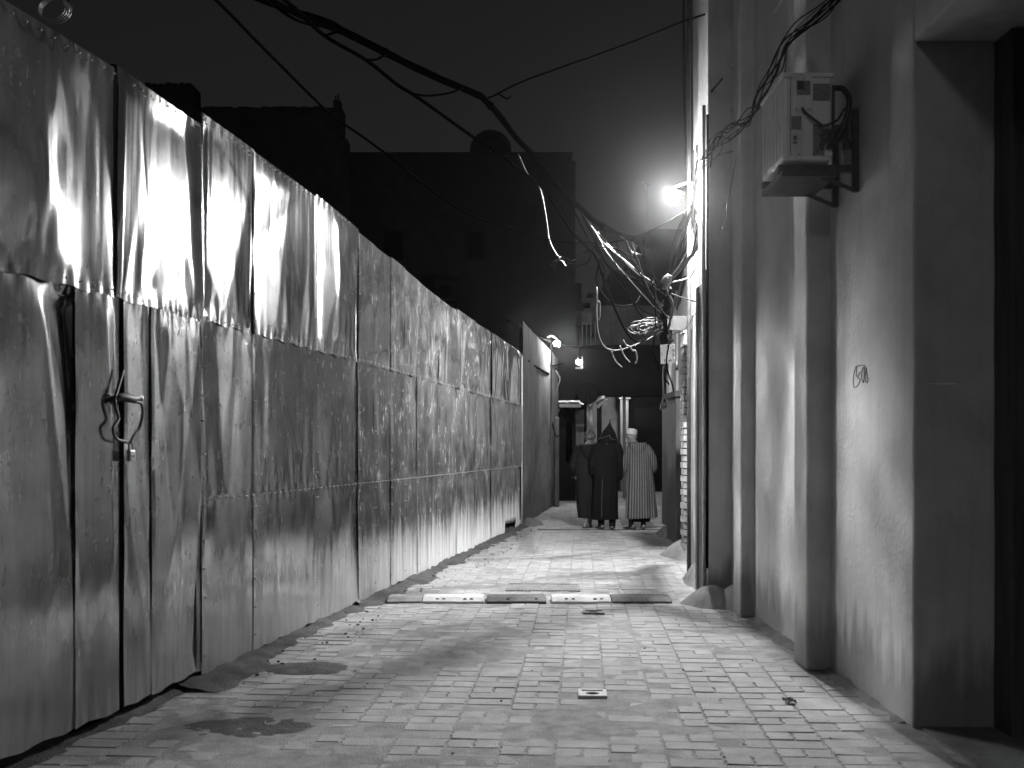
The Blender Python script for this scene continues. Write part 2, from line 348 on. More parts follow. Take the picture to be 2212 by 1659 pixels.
# ------------------------------------------------------------------ sheet-metal fence
ZR = (2.12, 1.06)
def panel(name, p0, p1, h0, h1, parent, seed, wob=1.0, off=0.0, top=None, cut=None, crimp=0, m='galvanised', facet=.03):
    """one sheet between plan points p0,p1 (x,y), buckled between its fixings"""
    rg = np.random.RandomState(seed)
    p0 = np.array(p0); p1 = np.array(p1); d = p1-p0; Lw = np.linalg.norm(d); d = d/Lw; nrm = np.array((d[1], -d[0]))
    H = h1-h0; nu = max(24, int(Lw/.0115)); nv = max(20, int(H/.027))
    u = np.linspace(0, 1, nu); v = np.linspace(0, 1, nv); U, Vv = np.meshgrid(u, v)
    X = U*Lw; Y = Vv*H
    D = np.zeros_like(U)
    # broad buckling between the fixings
    for k in range(4):
        fx_ = rg.uniform(.25,1.1); fy_ = rg.uniform(.08,.32)
        D += .0075*wob*rg.uniform(-1,1)*np.cos(2*PI*(X*fx_+Y*rg.uniform(-.4,.4))+rg.uniform(0,6.3))*np.cos(2*PI*Y*fy_+rg.uniform(0,6.3))
    # folds fanning out from the fixings along the top and bottom edge
    for k in range(int(4.5*Lw)+1):
        u0 = rg.uniform(0, Lw); sl = rg.normal(0, .18); w = rg.uniform(.045,.13); a = rg.choice([-1,1])*rg.uniform(.3,1)*.0048*wob*(w/.09)
        vc = rg.choice([0.0, 0.0, 1.0, rg.uniform(.3,.7)])*H; vw = rg.uniform(.3,.7)*H
        taper = np.exp(-((Y-vc)/vw)**2); ww = w*(.3+1.3*np.abs(Y-vc)/H)
        D += a*taper*np.exp(-((X-u0-sl*(Y-vc))/ww)**2)
    # sharp kinks
    for k in range(int(3.0*Lw)+1):
        u0 = rg.uniform(0, Lw); v0 = rg.uniform(.05,.6)*H; an = rg.uniform(-.5,.5); ln = rg.uniform(.08,.25); w = rg.uniform(.02,.05)
        s = (X-u0)*math.cos(an)+(Y-v0)*math.sin(an); tt = -(X-u0)*math.sin(an)+(Y-v0)*math.cos(an)
        D += rg.uniform(-1,1)*.0048*min(wob,1.5)*np.exp(-(tt/ln)**2)*np.maximum(0, 1-np.abs(s)/w/2)
    for k in range(int(3*Lw)+1):
        u0 = rg.uniform(0, Lw); v0 = rg.uniform(0,1)*H; s = rg.uniform(.008,.02)
        D += rg.uniform(-1,.6)*.0018*np.exp(-((X-u0)**2+(Y-v0)**2)/s**2)
    # stiff facets: straight creases and cones radiating from knocked-in points
    Fc = np.zeros_like(D)
    for k in range(int(6*Lw)+2):
        u0 = rg.uniform(0, Lw); v0 = rg.uniform(0, H); an = rg.normal(0, .32); s = (X-u0)*math.cos(an)+(Y-v0)*math.sin(an)
        Fc += rg.normal(0, facet)*np.sqrt(s*s+.008**2)
    for k in range(int(2.5*Lw)+1):
        u0 = rg.uniform(0, Lw); v0 = rg.choice([0.0, H, rg.uniform(0, H)]); an = rg.normal(0,.25)
        s = (X-u0)*math.cos(an)+(Y-v0)*math.sin(an); tt = (Y-v0)*math.cos(an)-(X-u0)*math.sin(an)
        Fc += rg.normal(0, facet*1.5)*np.sqrt(s*s+(tt*.33)**2+.007**2)*np.exp(-((X-u0)**2+(tt*.6)**2)/.3**2)
    A = np.stack([np.ones(U.size), X.ravel(), Y.ravel()], 1); cf = np.linalg.lstsq(A, Fc.ravel(), rcond=None)[0]; Fc = Fc-(A @ cf).reshape(Fc.shape)
    D = D*.55+Fc
    # puckers between the rivets along both edges
    pk = rg.uniform(.09,.14)
    pucker = .0018*np.sin(2*PI*X/pk+rg.uniform(0,6))*(np.exp(-(Y/.07)**2)+.7*np.exp(-((H-Y)/.05)**2))
    # tight upright ridges where the sheet has been crumpled
    crimp, csl = crimp if hasattr(crimp, '__len__') else (crimp, .27)
    for k in range(int(crimp*Lw)):
        u0 = rg.uniform(.02, Lw-.02); sl = rg.normal(0,.10); w = rg.uniform(.024,.06); a = rg.choice([-1,1])*rg.uniform(.35,1)*csl*w
        vc = rg.uniform(-.1,.75)*H; vw = rg.uniform(.25,.6)*H
        D += a*np.exp(-((Y-vc)/vw)**2)*np.exp(-((X-u0-sl*(Y-vc))/w)**2)
    D += rg.normal(0,.0010)*(X-Lw/2)*4+rg.normal(0,.0010)*(Y-H/2)*4
    edge = np.minimum(1, np.minimum(U, 1-U)*Lw/.035)
    nail = (.3+.7*edge)*(.25+.75*np.minimum(1, (1-Vv)*H/.12))*(.35+.65*np.minimum(1, Vv*H/.12))
    D = D*nail+off+pucker+.0022*(1-edge)*np.where(U < .5, 1, -.2)*(np.sin(Y*rg.uniform(4,9)+rg.uniform(0,6))*.8+.9)
    px = p0[0]+d[0]*X+nrm[0]*D; py = p0[1]+d[1]*X+nrm[1]*D
    tp = np.zeros_like(u) if top is None else np.interp(u, [0,1], top)
    pz = h0+Y*(1+tp[None,:]/H)
    if cut is None: pz += np.where(Vv == 0, .006*np.sin(X*23+seed), 0)
    vs = np.stack([px, py, pz], -1).reshape(-1,3)
    fs = [(j*nu+i, j*nu+i+1, (j+1)*nu+i+1, (j+1)*nu+i) for j in range(nv-1) for i in range(nu-1)
          if not (cut and cut[0] < (i+.5)/nu < cut[1] and (j/nv) < cut[2]*(1+.25*math.sin(i*.9)))]
    mb = MB(); mb.v = vs.tolist(); mb.f = fs
    return mb.build(name, m, parent, smooth=True)
def fpt(z, o=0): 
    z2 = z+.01; d = Vector((Xf(z2)-Xf(z), .01)).normalized(); return (Xf(z)+d.y*o, z-d.x*o)

fence = empty('sheet_metal_fence', (Xf(9), 9, 0), 0, 'long fence of dented shiny galvanised sheets riveted in three rows', 'fence')
def par(o, p): o.parent = p; o.matrix_parent_inverse = Matrix.Translation(-p.location) @ Matrix.Identity(4); return o
jx = [434, 545, 680, 772, 807, 842, 872, 900, 945, 985, 1025, 1060, 1089, 1125]
jz = [zfx(x) for x in jx]
gz = [2.6, 3.95, zfx(161), zfx(253), zfx(268), zfx(325), zfx(432)]
def fpanel(z0, z1, h0, h1, seed, parent=fence, name='sheet', **kw):
    p0 = fpt(z0); p1 = fpt(z1); e = (Vector(p1)-Vector(p0)).normalized()*.006
    o = panel(name, (p0[0]-e.x, p0[1]-e.y), (p1[0]+e.x, p1[1]+e.y), h0, h1, parent, seed, **kw)
    return par(o, parent)
def topH(z): return float(np.interp(z, [0, 4.8, 5.75, 5.76, 8.5, 8.52, 11.5, 17.6], [3.20, 3.21, 3.24, 3.30, 3.28, 3.23, 3.08, 3.03]))
sd = 100
for i in range(len(jz)-1):
    z0, z1 = jz[i], jz[i+1]; far = z0 > 9
    sd += 1; ht = topH((z0+z1)/2)+random.uniform(-.012,.012)
    sl = (topH(z1-.01)-topH(z0+.01))
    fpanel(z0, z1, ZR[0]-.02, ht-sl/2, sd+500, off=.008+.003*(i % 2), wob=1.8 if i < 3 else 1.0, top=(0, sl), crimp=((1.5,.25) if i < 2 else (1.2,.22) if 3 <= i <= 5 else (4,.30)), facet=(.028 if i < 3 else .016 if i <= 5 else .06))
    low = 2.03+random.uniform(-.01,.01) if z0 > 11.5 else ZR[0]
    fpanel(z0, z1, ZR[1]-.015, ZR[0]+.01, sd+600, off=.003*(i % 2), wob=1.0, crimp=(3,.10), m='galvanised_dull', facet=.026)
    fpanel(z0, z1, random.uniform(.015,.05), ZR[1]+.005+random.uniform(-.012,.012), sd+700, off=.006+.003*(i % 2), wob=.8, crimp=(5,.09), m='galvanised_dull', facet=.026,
           cut=(.05,.55,.13) if i == 12 else None)
# over the gate, and the stretch that runs on towards the camera
for a, b, s in ((2.6, 3.95, 31), (3.95, gz[3]-.02, 32), (gz[3]-.02, jz[0]-.005, 33)):
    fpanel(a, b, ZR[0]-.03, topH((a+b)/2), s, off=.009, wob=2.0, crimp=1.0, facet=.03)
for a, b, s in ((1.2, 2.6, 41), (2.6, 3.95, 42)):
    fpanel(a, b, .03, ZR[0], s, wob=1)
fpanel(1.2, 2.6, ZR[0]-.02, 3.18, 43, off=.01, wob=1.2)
# rivet heads along the seams
rv = MB()
def rivet(z, h, o=.017):
    p = fpt(z, o+random.uniform(-.002,.002)); rv.ball((p[0], p[1], h), .006, 6, 4)
for z in np.arange(3.4, 8.4, .085): rivet(z, topH(z)-.035, .02)
for z in np.arange(3.4, 17.4, .11): rivet(z, ZR[0]-.001+.006*math.sin(z*3), .018)
for z in np.arange(jz[0]+.05, 17.4, .09): rivet(z, ZR[1]-.008, .014)
for z in jz[:9]:
    for h in np.arange(.15, 3.1, .17): rivet(z+.02, h+random.uniform(-.02,.02), .016)
par(rv.build('rivet_heads', 'steel_grey', fence, smooth=True, kind='stuff'), fence)
for z in [1.4, 2.6]+[3.9]+jz[::1]:
    p = fpt(z, -.045); par(MB().box((p[0]-.03, p[1]-.02, 0), (p[0]+.03, p[1]+.02, topH(z)-.06)).build('post', 'iron', fence), fence)
for h in (ZR[0], ZR[1], 2.95):
    par(MB().tube([Vector((*fpt(z, -.045), h)) for z in [1.3, 3, 3.9, 4.85, 5.8, 6.6, 7.95, 9.7, 15.7, 17.5]], .02, 4, smooth=False).build('rail', 'iron', fence), fence)
par(MB().tube([Vector((*fpt(17.55, .012), .03)), Vector((*fpt(17.58, .012), 3.0))], .018, 6).build('end_post', 'steel_grey', fence), fence)
def gate(z0, zm, z1, label, seed):
    p = fpt(z0); g = empty('gate_leaf', (p[0], p[1], 0), 0, label, 'gate')
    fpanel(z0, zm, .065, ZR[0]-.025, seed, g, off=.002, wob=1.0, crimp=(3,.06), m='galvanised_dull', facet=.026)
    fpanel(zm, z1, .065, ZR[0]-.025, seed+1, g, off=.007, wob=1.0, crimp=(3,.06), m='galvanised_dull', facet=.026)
    for zz in (z0+.02, z1-.02):
        q = fpt(zz, -.03); par(MB().box((q[0]-.02, q[1]-.02, .06), (q[0]+.02, q[1]+.02, 2.08)).build('stile', 'iron', g), g)
    for h in (.12, 1.06, 2.05):
        par(MB().tube([Vector((*fpt(z0+.03, -.03), h)), Vector((*fpt(z1-.03, -.03), h))], .016, 4).build('crossbar', 'iron', g), g)
    return g
gate(3.96, gz[2], gz[3], 'shiny sheet metal gate leaf whose sheets bulge at the bottom corner', 61)
gate(gz[4], gz[5], gz[6], 'narrow sheet metal gate leaf between the chained gap and the riveted fence', 71)
# black sheet added behind the gap of the gate so the slit reads black
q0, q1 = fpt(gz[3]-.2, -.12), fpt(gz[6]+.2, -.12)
mb = MB().prism([(q0[0]-.02, q0[1]), (q0[0]+.02, q0[1]), (q1[0]+.02, q1[1]), (q1[0]-.02, q1[1])], 0, 2.1); par(mb.build('gap_blackout', 'void_dark', fence), fence)
# lock cable, hasp and padlock on the gate
def fp(x, y, o=.03):         # a point on the fence at photo position x,y, standing o proud
    z = zfx(x); q = fpt(z, o); return Vector((q[0], q[1], CH+(970-y)*z/FD))
gp = fp(255, 862); lock = empty('gate_cable', gp, 0, 'thick dark cable looped through both gate leaves across the slit', 'lock cable')
par(MB().tube([fp(254,800),fp(240,835,.04),fp(228,868,.05),fp(236,905,.05),fp(224,925,.05),fp(232,948,.05),fp(255,955,.05)], .008, 8).build('loop', 'ac_dark', lock, True), lock)
par(MB().tube([fp(262,868,.06),fp(276,872,.07),fp(284,895,.06),fp(281,925,.05),fp(270,940,.05),fp(260,957,.05)], .008, 8).build('loop', 'ac_dark', lock, True), lock)
par(MB().tube([fp(226,866,.03),fp(240,858,.05),fp(262,862,.06),fp(280,858,.05)], lambda t: .022-.010*abs(t-.5), 8).build('hasp', 'ac_dark', lock, True), lock)
par(MB().ball(fp(283,860,.05), .018, 8, 6).build('bolt', 'steel_grey', lock, True), lock)
pp = fp(262, 985); pad = empty('padlock', pp, 0, 'small padlock hanging below the cable loops on the metal gate', 'padlock')
d = (fp(275,975)-fp(250,975)).normalized(); Rm = Matrix.Translation(fp(264,972,.045)) @ Matrix(((d.x, d.y, 0, 0),(d.y, -d.x, 0, 0),(0,0,1,0),(0,0,0,1)))
par(bevel(MB().box((-.022,-.012,-.055),(.026,.012,.0), Rm).build('case', 'steel_grey', pad), .005), pad)
par(MB().tube([Rm@Vector(p) for p in ((-.014,0,0),(-.014,0,.03),(.002,0,.05),(.018,0,.03),(.018,0,0))], .005, 6).build('shackle', 'steel_grey', pad, True), pad)
par(MB().ball(Rm@Vector((.004,.013,-.03)), .006, 6, 4).build('keyhole', 'ac_dark', pad), pad)

# drifts of earth along the foot of the fence
def drift(name, path, width, height, m, label, cat, side=1, seed=0, z0=-.016):
    mb = MB(); nu = len(path); nv = 12
    for i, (x, y) in enumerate(path):
        xa, ya = path[max(0,i-1)]; xb, yb = path[min(nu-1,i+1)]; dd = Vector((xb-xa, yb-ya)).normalized(); nn = Vector((dd.y, -dd.x))*side
        w = width*(.55+.9*abs(fn((x*1.3+seed, y*1.3, seed))) + .35*fn((x*5, y*5, seed))); h = height*(.45+.9*abs(fn((x*1.9, y*1.9+seed, 3))))
        for j in range(nv):
            t = j/(nv-1); hh = h*(1-t)**1.4+.02*fn((x*9+seed, y*9, t*3))*(1-t)+.012*fn((x*27, y*27, t*9))*(1-t)
            mb.v.append((x+nn.x*w*t, y+nn.y*w*t, max(hh, 0)+z0+(.024*(1-t) if t < 1 else -.01)))
    mb.f = [(i*nv+j, i*nv+j+1, (i+1)*nv+j+1, (i+1)*nv+j) for i in range(nu-1) for j in range(nv-1)]
    if side < 0: mb.f = [f[::-1] for f in mb.f]
    o = mb.build(name, m, smooth=True); return tagp(o, label, cat, kind='stuff')
drift('earth_drift', [fpt(z, -.04) for z in np.arange(5.55, 17.5, .06)], .34, .075, 'earth', 'loose dark earth heaped along the foot of the metal fence', 'earth', 1, 3)
drift('earth_drift', [fpt(z, -.06) for z in np.arange(3.2, 5.6, .05)], .16, .02, 'earth', 'thin black dirt under the bottom edge of the gate', 'earth', 1, 5)
drift('dust_drift', [(Xr(z)+.06, z) for z in np.arange(4.9, 9.05, .05)], .24, .05, 'dust_drift', 'dusty sweepings along the foot of the plastered wall', 'dust', -1, 8)
def mound(name, c, rx, ry, h, m, label, cat, seed, z0=-.014):
    mb = MB(); nr, na = 9, 40
    for j in range(nr):
        t = j/(nr-1)
        for k in range(na):
            an = 2*PI*k/na; q = 1+.28*fn((math.cos(an)*1.5+seed, math.sin(an)*1.5, seed)) + .10*fn((math.cos(an)*5, math.sin(an)*5, seed))
            x = c[0]+rx*t*q*math.cos(an); y = c[1]+ry*t*q*math.sin(an)
            mb.v.append((x, y, z0+h*(1-t*t)**1.3+(.012*fn((x*14, y*14, seed))+.006*fn((x*40, y*40, seed)))*(1-t)+ (.004 if t < .98 else -.006)))
    mb.f = [(j*na+k, (j+1)*na+k, (j+1)*na+(k+1)%na, j*na+(k+1)%na) for j in range(nr-1) for k in range(na)]
    o = mb.build(name, m, smooth=True); return tagp(o, label, cat, kind='stuff')
mound('earth_patch', (-1.28, 4.85), .50, .27, .012, 'earth', 'bare earth patch where pavers are missing beside the gate', 'earth', 2)
mound('earth_patch', (-1.27, 6.15), .36, .2, .03, 'earth', 'dark earth spilling from the fence foot onto the pavers', 'earth', 4)
mound('rubble_mound', (1.76, 8.70), .26, .34, .17, 'dust_drift', 'swept heap of sandy rubble against the pier', 'rubble', 6)
mound('rubble_mound', (1.96, 8.58), .22, .40, .20, 'dust_drift', 'sandy rubble in the corner beside the pilaster', 'rubble', 9)
mound('rubble_mound', (1.90, 9.95), .2, .55, .24, 'dust_drift', 'pale sandy rubble under the street lamp', 'rubble', 12)
mound('rubble_mound', (2.2, 12.6), .28, .7, .22, 'dust_drift', 'rounded sandy rubble below the brick edge', 'rubble', 15)
mound('rubble_mound', (2.55, 15.6), .3, .8, .2, 'dust_drift', 'low sandy rubble beside the striped robe', 'rubble', 17)
mound('rubble_mound', (.3, 18.2), .3, .9, .1, 'dust_drift', 'dust ramp at the foot of the far plastered wall', 'rubble', 19)
# scattered stones and litter along the fence
rg = random.Random(5)
st = MB()
for i in range(170):
    z = rg.uniform(5.6, 17); q = fpt(z, rg.uniform(.02, .5)**1.0); s = rg.uniform(.004,.014)
    st.ball((q[0], q[1], s*.4+rg.uniform(0,.01)), (s, s*rg.uniform(.6,1.3), s*.6), 5, 4)
for i in range(24):
    z = rg.uniform(4.3, 9); s = rg.uniform(.003,.008); st.ball((rg.uniform(Xf(z)+.3, 1.85), z, s*.4), (s, s, s*.6), 5, 4)
tagp(st.build('gravel', 'earth', kind='stuff'), 'small stones scattered over the pavers and earth', 'gravel')
def chip(name, loc, s, m, label, cat, seed):
    r2 = random.Random(seed); mb = MB(); nx, ny = 6, 4
    for j in range(ny):
        for i in range(nx):
            mb.v.append(((i/(nx-1)-.5)*s[0]+r2.uniform(-.1,.1)*s[0]*.3, (j/(ny-1)-.5)*s[1]+r2.uniform(-.1,.1)*s[1], s[2]*abs(math.sin(i*1.7+j+seed))))
    mb.f = [(j*nx+i, j*nx+i+1, (j+1)*nx+i+1, (j+1)*nx+i) for j in range(ny-1) for i in range(nx-1)]
    o = mb.build(name, m); o.location = loc; o.rotation_euler = (0,0,r2.uniform(0,3)); so = o.modifiers.new('solid','SOLIDIFY'); so.thickness = .002
    return tagp(o, label, cat)
chip('dry_leaf', at(1705,1517,5.30), (.075,.05,.022), 'ink', 'curled black leaf lying on the pavers by the plastered wall', 'leaf', 3)
chip('paper_scrap', at(573,1567,4.86)+Vector((0,0,.015)), (.05,.006,.003), 'cap_white', 'thin white splinter on the bare earth patch', 'scrap', 6)
chip('cardboard_scrap', at(1010,1178,13.9)+Vector((0,0,.02)), (.32,.16,.02), 'robe_trim', 'dark cardboard scrap lying near the foot of the fence', 'scrap', 8)
chip('tin_scrap', at(790,1310,8.5)+Vector((-.12,0,.03)), (.16,.1,.02), 'kerb_grey', 'bent tin scrap on the earth drift', 'scrap', 9)

# ------------------------------------------------------------------ speed bump blocks
def block(x0, x1, y, m, label, holes, seed):
    a = at(x0, y, 8.71); b = at(x1, y, 8.71); w = b.x-a.x; g = empty('speed_bump_block', ((a.x+b.x)/2, 8.85, 0), random.uniform(-.012,.012), label, 'speed bump', 'speed bump blocks across the alley')
    poly = [(-.15,0),(.15,0),(.15,.014),(.085,.05),(-.085,.05),(-.15,.018)]
    nx = 14; rings = []
    for i in range(nx+1):
        t = i/nx; x = -w/2+w*t; tp = .012 if i in (0, nx) else 0
        rings.append([Vector((x, yy*(1-tp), zz*(1-tp*8)+(.004*fn((x*6, yy*9, seed)) if zz > 0 else -.012))) for yy, zz in poly])
    o = MB().loft([r[::-1] for r in rings]).build('body', m, g); bevel(o, .006, 2)
    for h in holes:
        hx = (at(h, y, 8.71).x-(a.x+b.x)/2)
        mb = MB(); ring = [Vector((hx+.016*math.cos(k*PI/6), -.118, .033+.010*math.sin(k*PI/6))) for k in range(12)]
        mb.loft([[p+Vector((0,.02,-.002)) for p in ring], [p+Vector((0,-.004,-.001)) for p in ring]]); mb.build('bolt', 'iron', g)
    return g
block(835, 910, 1303, 'kerb_grey', 'dirt-grey worn speed bump block half buried beside the fence', [], 1)
block(912, 1045, 1303, 'kerb_white', 'white speed bump block next to the dirt-grey one', [944, 958, 1004, 1018], 2)
block(1051, 1180, 1304, 'kerb_black', 'worn dark speed bump block between the two white ones', [1097, 1158], 3)
block(1192, 1321, 1304, 'kerb_white', 'white speed bump block between the two dark ones', [1224, 1239, 1286, 1300], 4)
block(1323, 1452, 1303, 'kerb_black', 'black speed bump block nearest the rubble by the pier', [], 5)

# ------------------------------------------------------------------ covers in the paving
def cover(name, x0, x1, z0, z1, label, ribs, m='cast_iron', h=.006, slot=False):
    g = empty(name, ((x0+x1)/2, (z0+z1)/2, 0), R(-3), label, 'cover'); w = (x1-x0)/2; d = (z1-z0)/2
    fr = MB()
    for a, b in (((-w,-d),(w,-d+.02)), ((-w,d-.02),(w,d)), ((-w,-d+.02),(-w+.02,d-.02)), ((w-.02,-d+.02),(w,d-.02))): fr.box((a[0],a[1],-.02), (b[0],b[1],h+.003))
    fr.build('frame', m, g); MB().box((-w+.02,-d+.02,-.02), (w-.02,d-.02,h-.003)).build('lid', m, g)
    for i in range(ribs):
        x = -w+.05+(2*w-.1)*i/max(1,ribs-1)
        MB().box((x-.006,-d+.05,h-.004), (x+.006,d-.05,h+.004)).build('rib', m, g)
    if slot: MB().ball((0,0,h-.003), (w*.5,d*.35,.003), 12, 4).build('slot', 'void_dark', g)
    return g
cover('manhole_cover', -.05, .66, 9.45, 9.95, 'ribbed rectangular manhole cover behind the white speed bump blocks', 18, 'kerb_grey', .004)
cover('manhole_cover', 1.00, 1.38, 9.06, 9.42, 'glinting iron manhole cover just behind the black speed bump block', 9, 'steel_grey', .022)
cover('valve_cover', .585, .76, 8.12, 8.28, 'small pale valve cover in front of the speed bump', 0, 'kerb_grey', .012, True)
cover('valve_cover', .365, .52, 5.40, 5.55, 'small pale valve cover with a dark slot and a raised rim', 0, 'kerb_white', .010, True)
cover('manhole_cover', 1.75, 2.15, 13.3, 13.7, 'flat manhole cover between the rubble and the walkers', 8, 'steel_grey', .006)
cover('drain_grate', 2.3, 2.75, 17.2, 17.5, 'ridged drain grate beyond the striped robe', 10, 'cast_iron', .006)
tagp(MB().box((.42, 16.62, -.02), (2.75, 16.66, .006)).build('drain_shadow_strip', 'void_dark'), 'narrow drain line across the alley under the walkers, its shadow a black strip', 'drain')  # black strip standing in for the shadow along the drain line

# ------------------------------------------------------------------ right-hand plastered building with doorway, pilasters and pier
def wall_grid(poly_xy, z0, z1, amp=.006, seed=0, step=.09, name='wall', m='plaster', parent=None):
    """vertical wall following plan points, lightly uneven"""
    mb = MB(); us = [0]
    for a, b in zip(poly_xy, poly_xy[1:]): us.append(us[-1]+math.dist(a, b))
    nu = max(2, int(us[-1]/step)); nv = max(2, int((z1-z0)/step)); pts = []
    for i in range(nu+1):
        s = us[-1]*i/nu; k = max(j for j in range(len(us)-1) if us[j] <= s+1e-9); t = (s-us[k])/(us[k+1]-us[k])
        a, b = poly_xy[k], poly_xy[k+1]; dd = Vector((b[0]-a[0], b[1]-a[1])).normalized()
        pts.append((a[0]+(b[0]-a[0])*t, a[1]+(b[1]-a[1])*t, -dd.y, dd.x))
    for j in range(nv+1):
        z = z0+(z1-z0)*j/nv
        for x, y, nx, ny in pts:
            q = amp*(fn((x*1.5, y*1.5, z*1.5+seed))+.5*fn((x*5, y*5, z*5+seed))); mb.v.append((x+nx*q, y+ny*q, z))
    n = nu+1; mb.f = [(j*n+i, j*n+i+1, (j+1)*n+i+1, (j+1)*n+i) for j in range(nv) for i in range(nu)]
    return mb.build(name, m, parent, smooth=True)
pbld = empty('plastered_building', (2.4, 7, 0), 0, 'tall pale plastered building with pilasters and a dark doorway', 'building')
def bp_(o): return par(o, pbld)
HT = 8.0
def solid(x0, x1, y0, y1, z0, z1, m='plaster', name='wall', bev=.012, p=None, jit=.005, sub=True):
    mb = MB(); mb.box((x0,y0,z0),(x1,y1,z1)); o = mb.build(name, m)
    bm = bmesh.new(); bm.from_mesh(o.data)
    for ax, (lo, hi) in enumerate(((x0,x1),(y0,y1),(z0,z1))):
        for k in range(1, int((hi-lo)/.16)+1):
            c = [0,0,0]; c[ax] = lo+(hi-lo)*k/(int((hi-lo)/.16)+1); nn = [0,0,0]; nn[ax] = 1
            bmesh.ops.bisect_plane(bm, geom=bm.verts[:]+bm.edges[:]+bm.faces[:], plane_co=c, plane_no=nn)
    for v in bm.verts:
        v.co += Vector((fn(v.co+Vector((9,0,0)), 3), fn(v.co+Vector((0,9,0)), 3), 0))*jit
    bm.to_mesh(o.data); bm.free()
    if bev: bevel(o, bev, 2)
    return par(o, p or pbld)
solid(1.935, 2.9, 4.80, 8.795, 0, HT, name='wall')
solid(1.935, 2.9, 2.2, 4.795, 3.31, HT, name='lintel')
solid(1.935, 2.9, -1.0, 2.2, 0, HT, name='wall')
solid(1.79, 2.0, 6.05, 6.33, 0, HT-.1, name='pilaster', bev=.018)
solid(1.825, 2.0, 7.95, 8.22, 0, HT-.1, name='pilaster', bev=.018)
solid(1.735, 2.9, 8.80, 9.30, 0, HT-.05, name='pier', bev=.015)
solid(2.0, 2.9, 9.305, 11.0, 0, HT-.02, name='wall')
bp_(MB().box((2.66, 2.2, 0), (2.72, 4.794, 3.305)).build('door', 'old_wood'))
for k in range(7): bp_(MB().box((2.645, 2.25+k*.375, .05), (2.659, 2.25+k*.375+.36, 3.3)).build('door_plank', 'old_wood'))
solid(2.32, 2.64, 4.62, 4.794, 0, 3.305, name='door_jamb', m='old_wood', bev=.006)
bp_(MB().box((1.97, 2.2, -.02), (2.9, 4.794, .012)).build('threshold', 'dust_drift'))
# dark frame and pipe on the pier, plus a dark board for its shadow
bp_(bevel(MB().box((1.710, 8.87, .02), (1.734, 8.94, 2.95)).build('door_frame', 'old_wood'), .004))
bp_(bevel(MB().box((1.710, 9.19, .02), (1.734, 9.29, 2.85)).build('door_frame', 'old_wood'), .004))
bp_(MB().box((1.722, 8.94, .05), (1.733, 9.19, 2.85)).build('shadow_board', 'old_wood'))
bp_(MB().tube([(1.70,8.83,.12),(1.705,8.83,1.5),(1.70,8.83,3.0),(1.705,8.84,4.4)], .016, 8).build('conduit', 'steel_grey', None, True))
bp_(MB().tube([(1.722,8.785,.3),(1.724,8.78,2.0),(1.724,8.78,4.3)], .011, 8).build('conduit', 'cable_black', None, True))
bp_(MB().tube([(1.93,10.86,0),(1.93,10.86,4),(1.93,10.86,7.9)], .022, 8).build('drainpipe', 'iron', None, True))
# reveals of old rendering seen high on the wall
for zz, h in ((8.6, 4.3), (8.6, 4.7), (7.2, 4.55)):
    bp_(MB().box((1.915, zz-.12, h), (1.936, zz+.12, h+.02)).build('ledge', 'plaster'))

# number sprayed by hand on the wall
def wp(zx, zy, X=1.932):
    x = 1806.5+zx*.0667; y = 755.8+zy*.0667; z = X*FD/(x-1106); return Vector((X, z, CH+(970-y)*z/FD))
gr = empty('wall_scribble', wp(780, 800), 0, 'small hand-drawn scribble of loops on the plaster wall', 'graffiti')
for st_ in ([(655,520),(600,640),(560,860),(545,1050),(575,1190),(610,1220),(690,1160),(760,1020),(770,950),(700,910),(700,860),(765,715)],
            [(660,540),(655,700),(655,860)], [(710,545),(750,500),(900,510),(935,545)],
            [(880,560),(830,700),(825,900),(870,1060),(900,920),(905,750),(920,560)], [(975,560),(950,800),(950,980),(985,1070),(1025,980),(1000,800),(975,640)]):
    par(MB().tube([wp(*p) for p in st_], .0022, 5).build('stroke', 'marker', gr, True), gr)
cm = empty('chalk_mark', (2.0, 4.796, 1.75), 0, 'short pale chalk line on the shaded face beside the doorway', 'chalk mark')
par(MB().tube([at(1990,828,4.796), at(2030,829,4.796), at(2068,829,4.796)], .003, 4).build('stroke', 'chalk', cm), cm)

# ------------------------------------------------------------------ air conditioner on the wall
ac = empty('air_conditioner', (1.64, 5.73, 3.0), 0, 'white air conditioner outdoor unit on a bracket high on the plastered wall', 'air conditioner')
ax0, ax1, ay0, ay1, az0, az1 = 1.495, 1.772, 5.50, 5.97, 2.945, 3.43
def pa(o): return par(o, ac)
pa(bevel(MB().box((ax0,ay0,az0),(ax1,ay1,az1-.02)).build('casing', 'ac_white'), .022, 3))
pa(bevel(MB().box((ax0-.006,ay0-.006,az1-.026),(ax1+.004,ay1+.006,az1)).build('top_cover', 'ac_white'), .008, 2))
def acp(x, y, o=.004): p = at(x, y, ay0-o); return p
def acrect(x0, y0, x1, y1, o0, o1): 
    a = acp(x0, y1, 0); b = acp(x1, y0, 0); return ((a.x, ay0-o1, a.z), (b.x, ay0-o0, b.z))
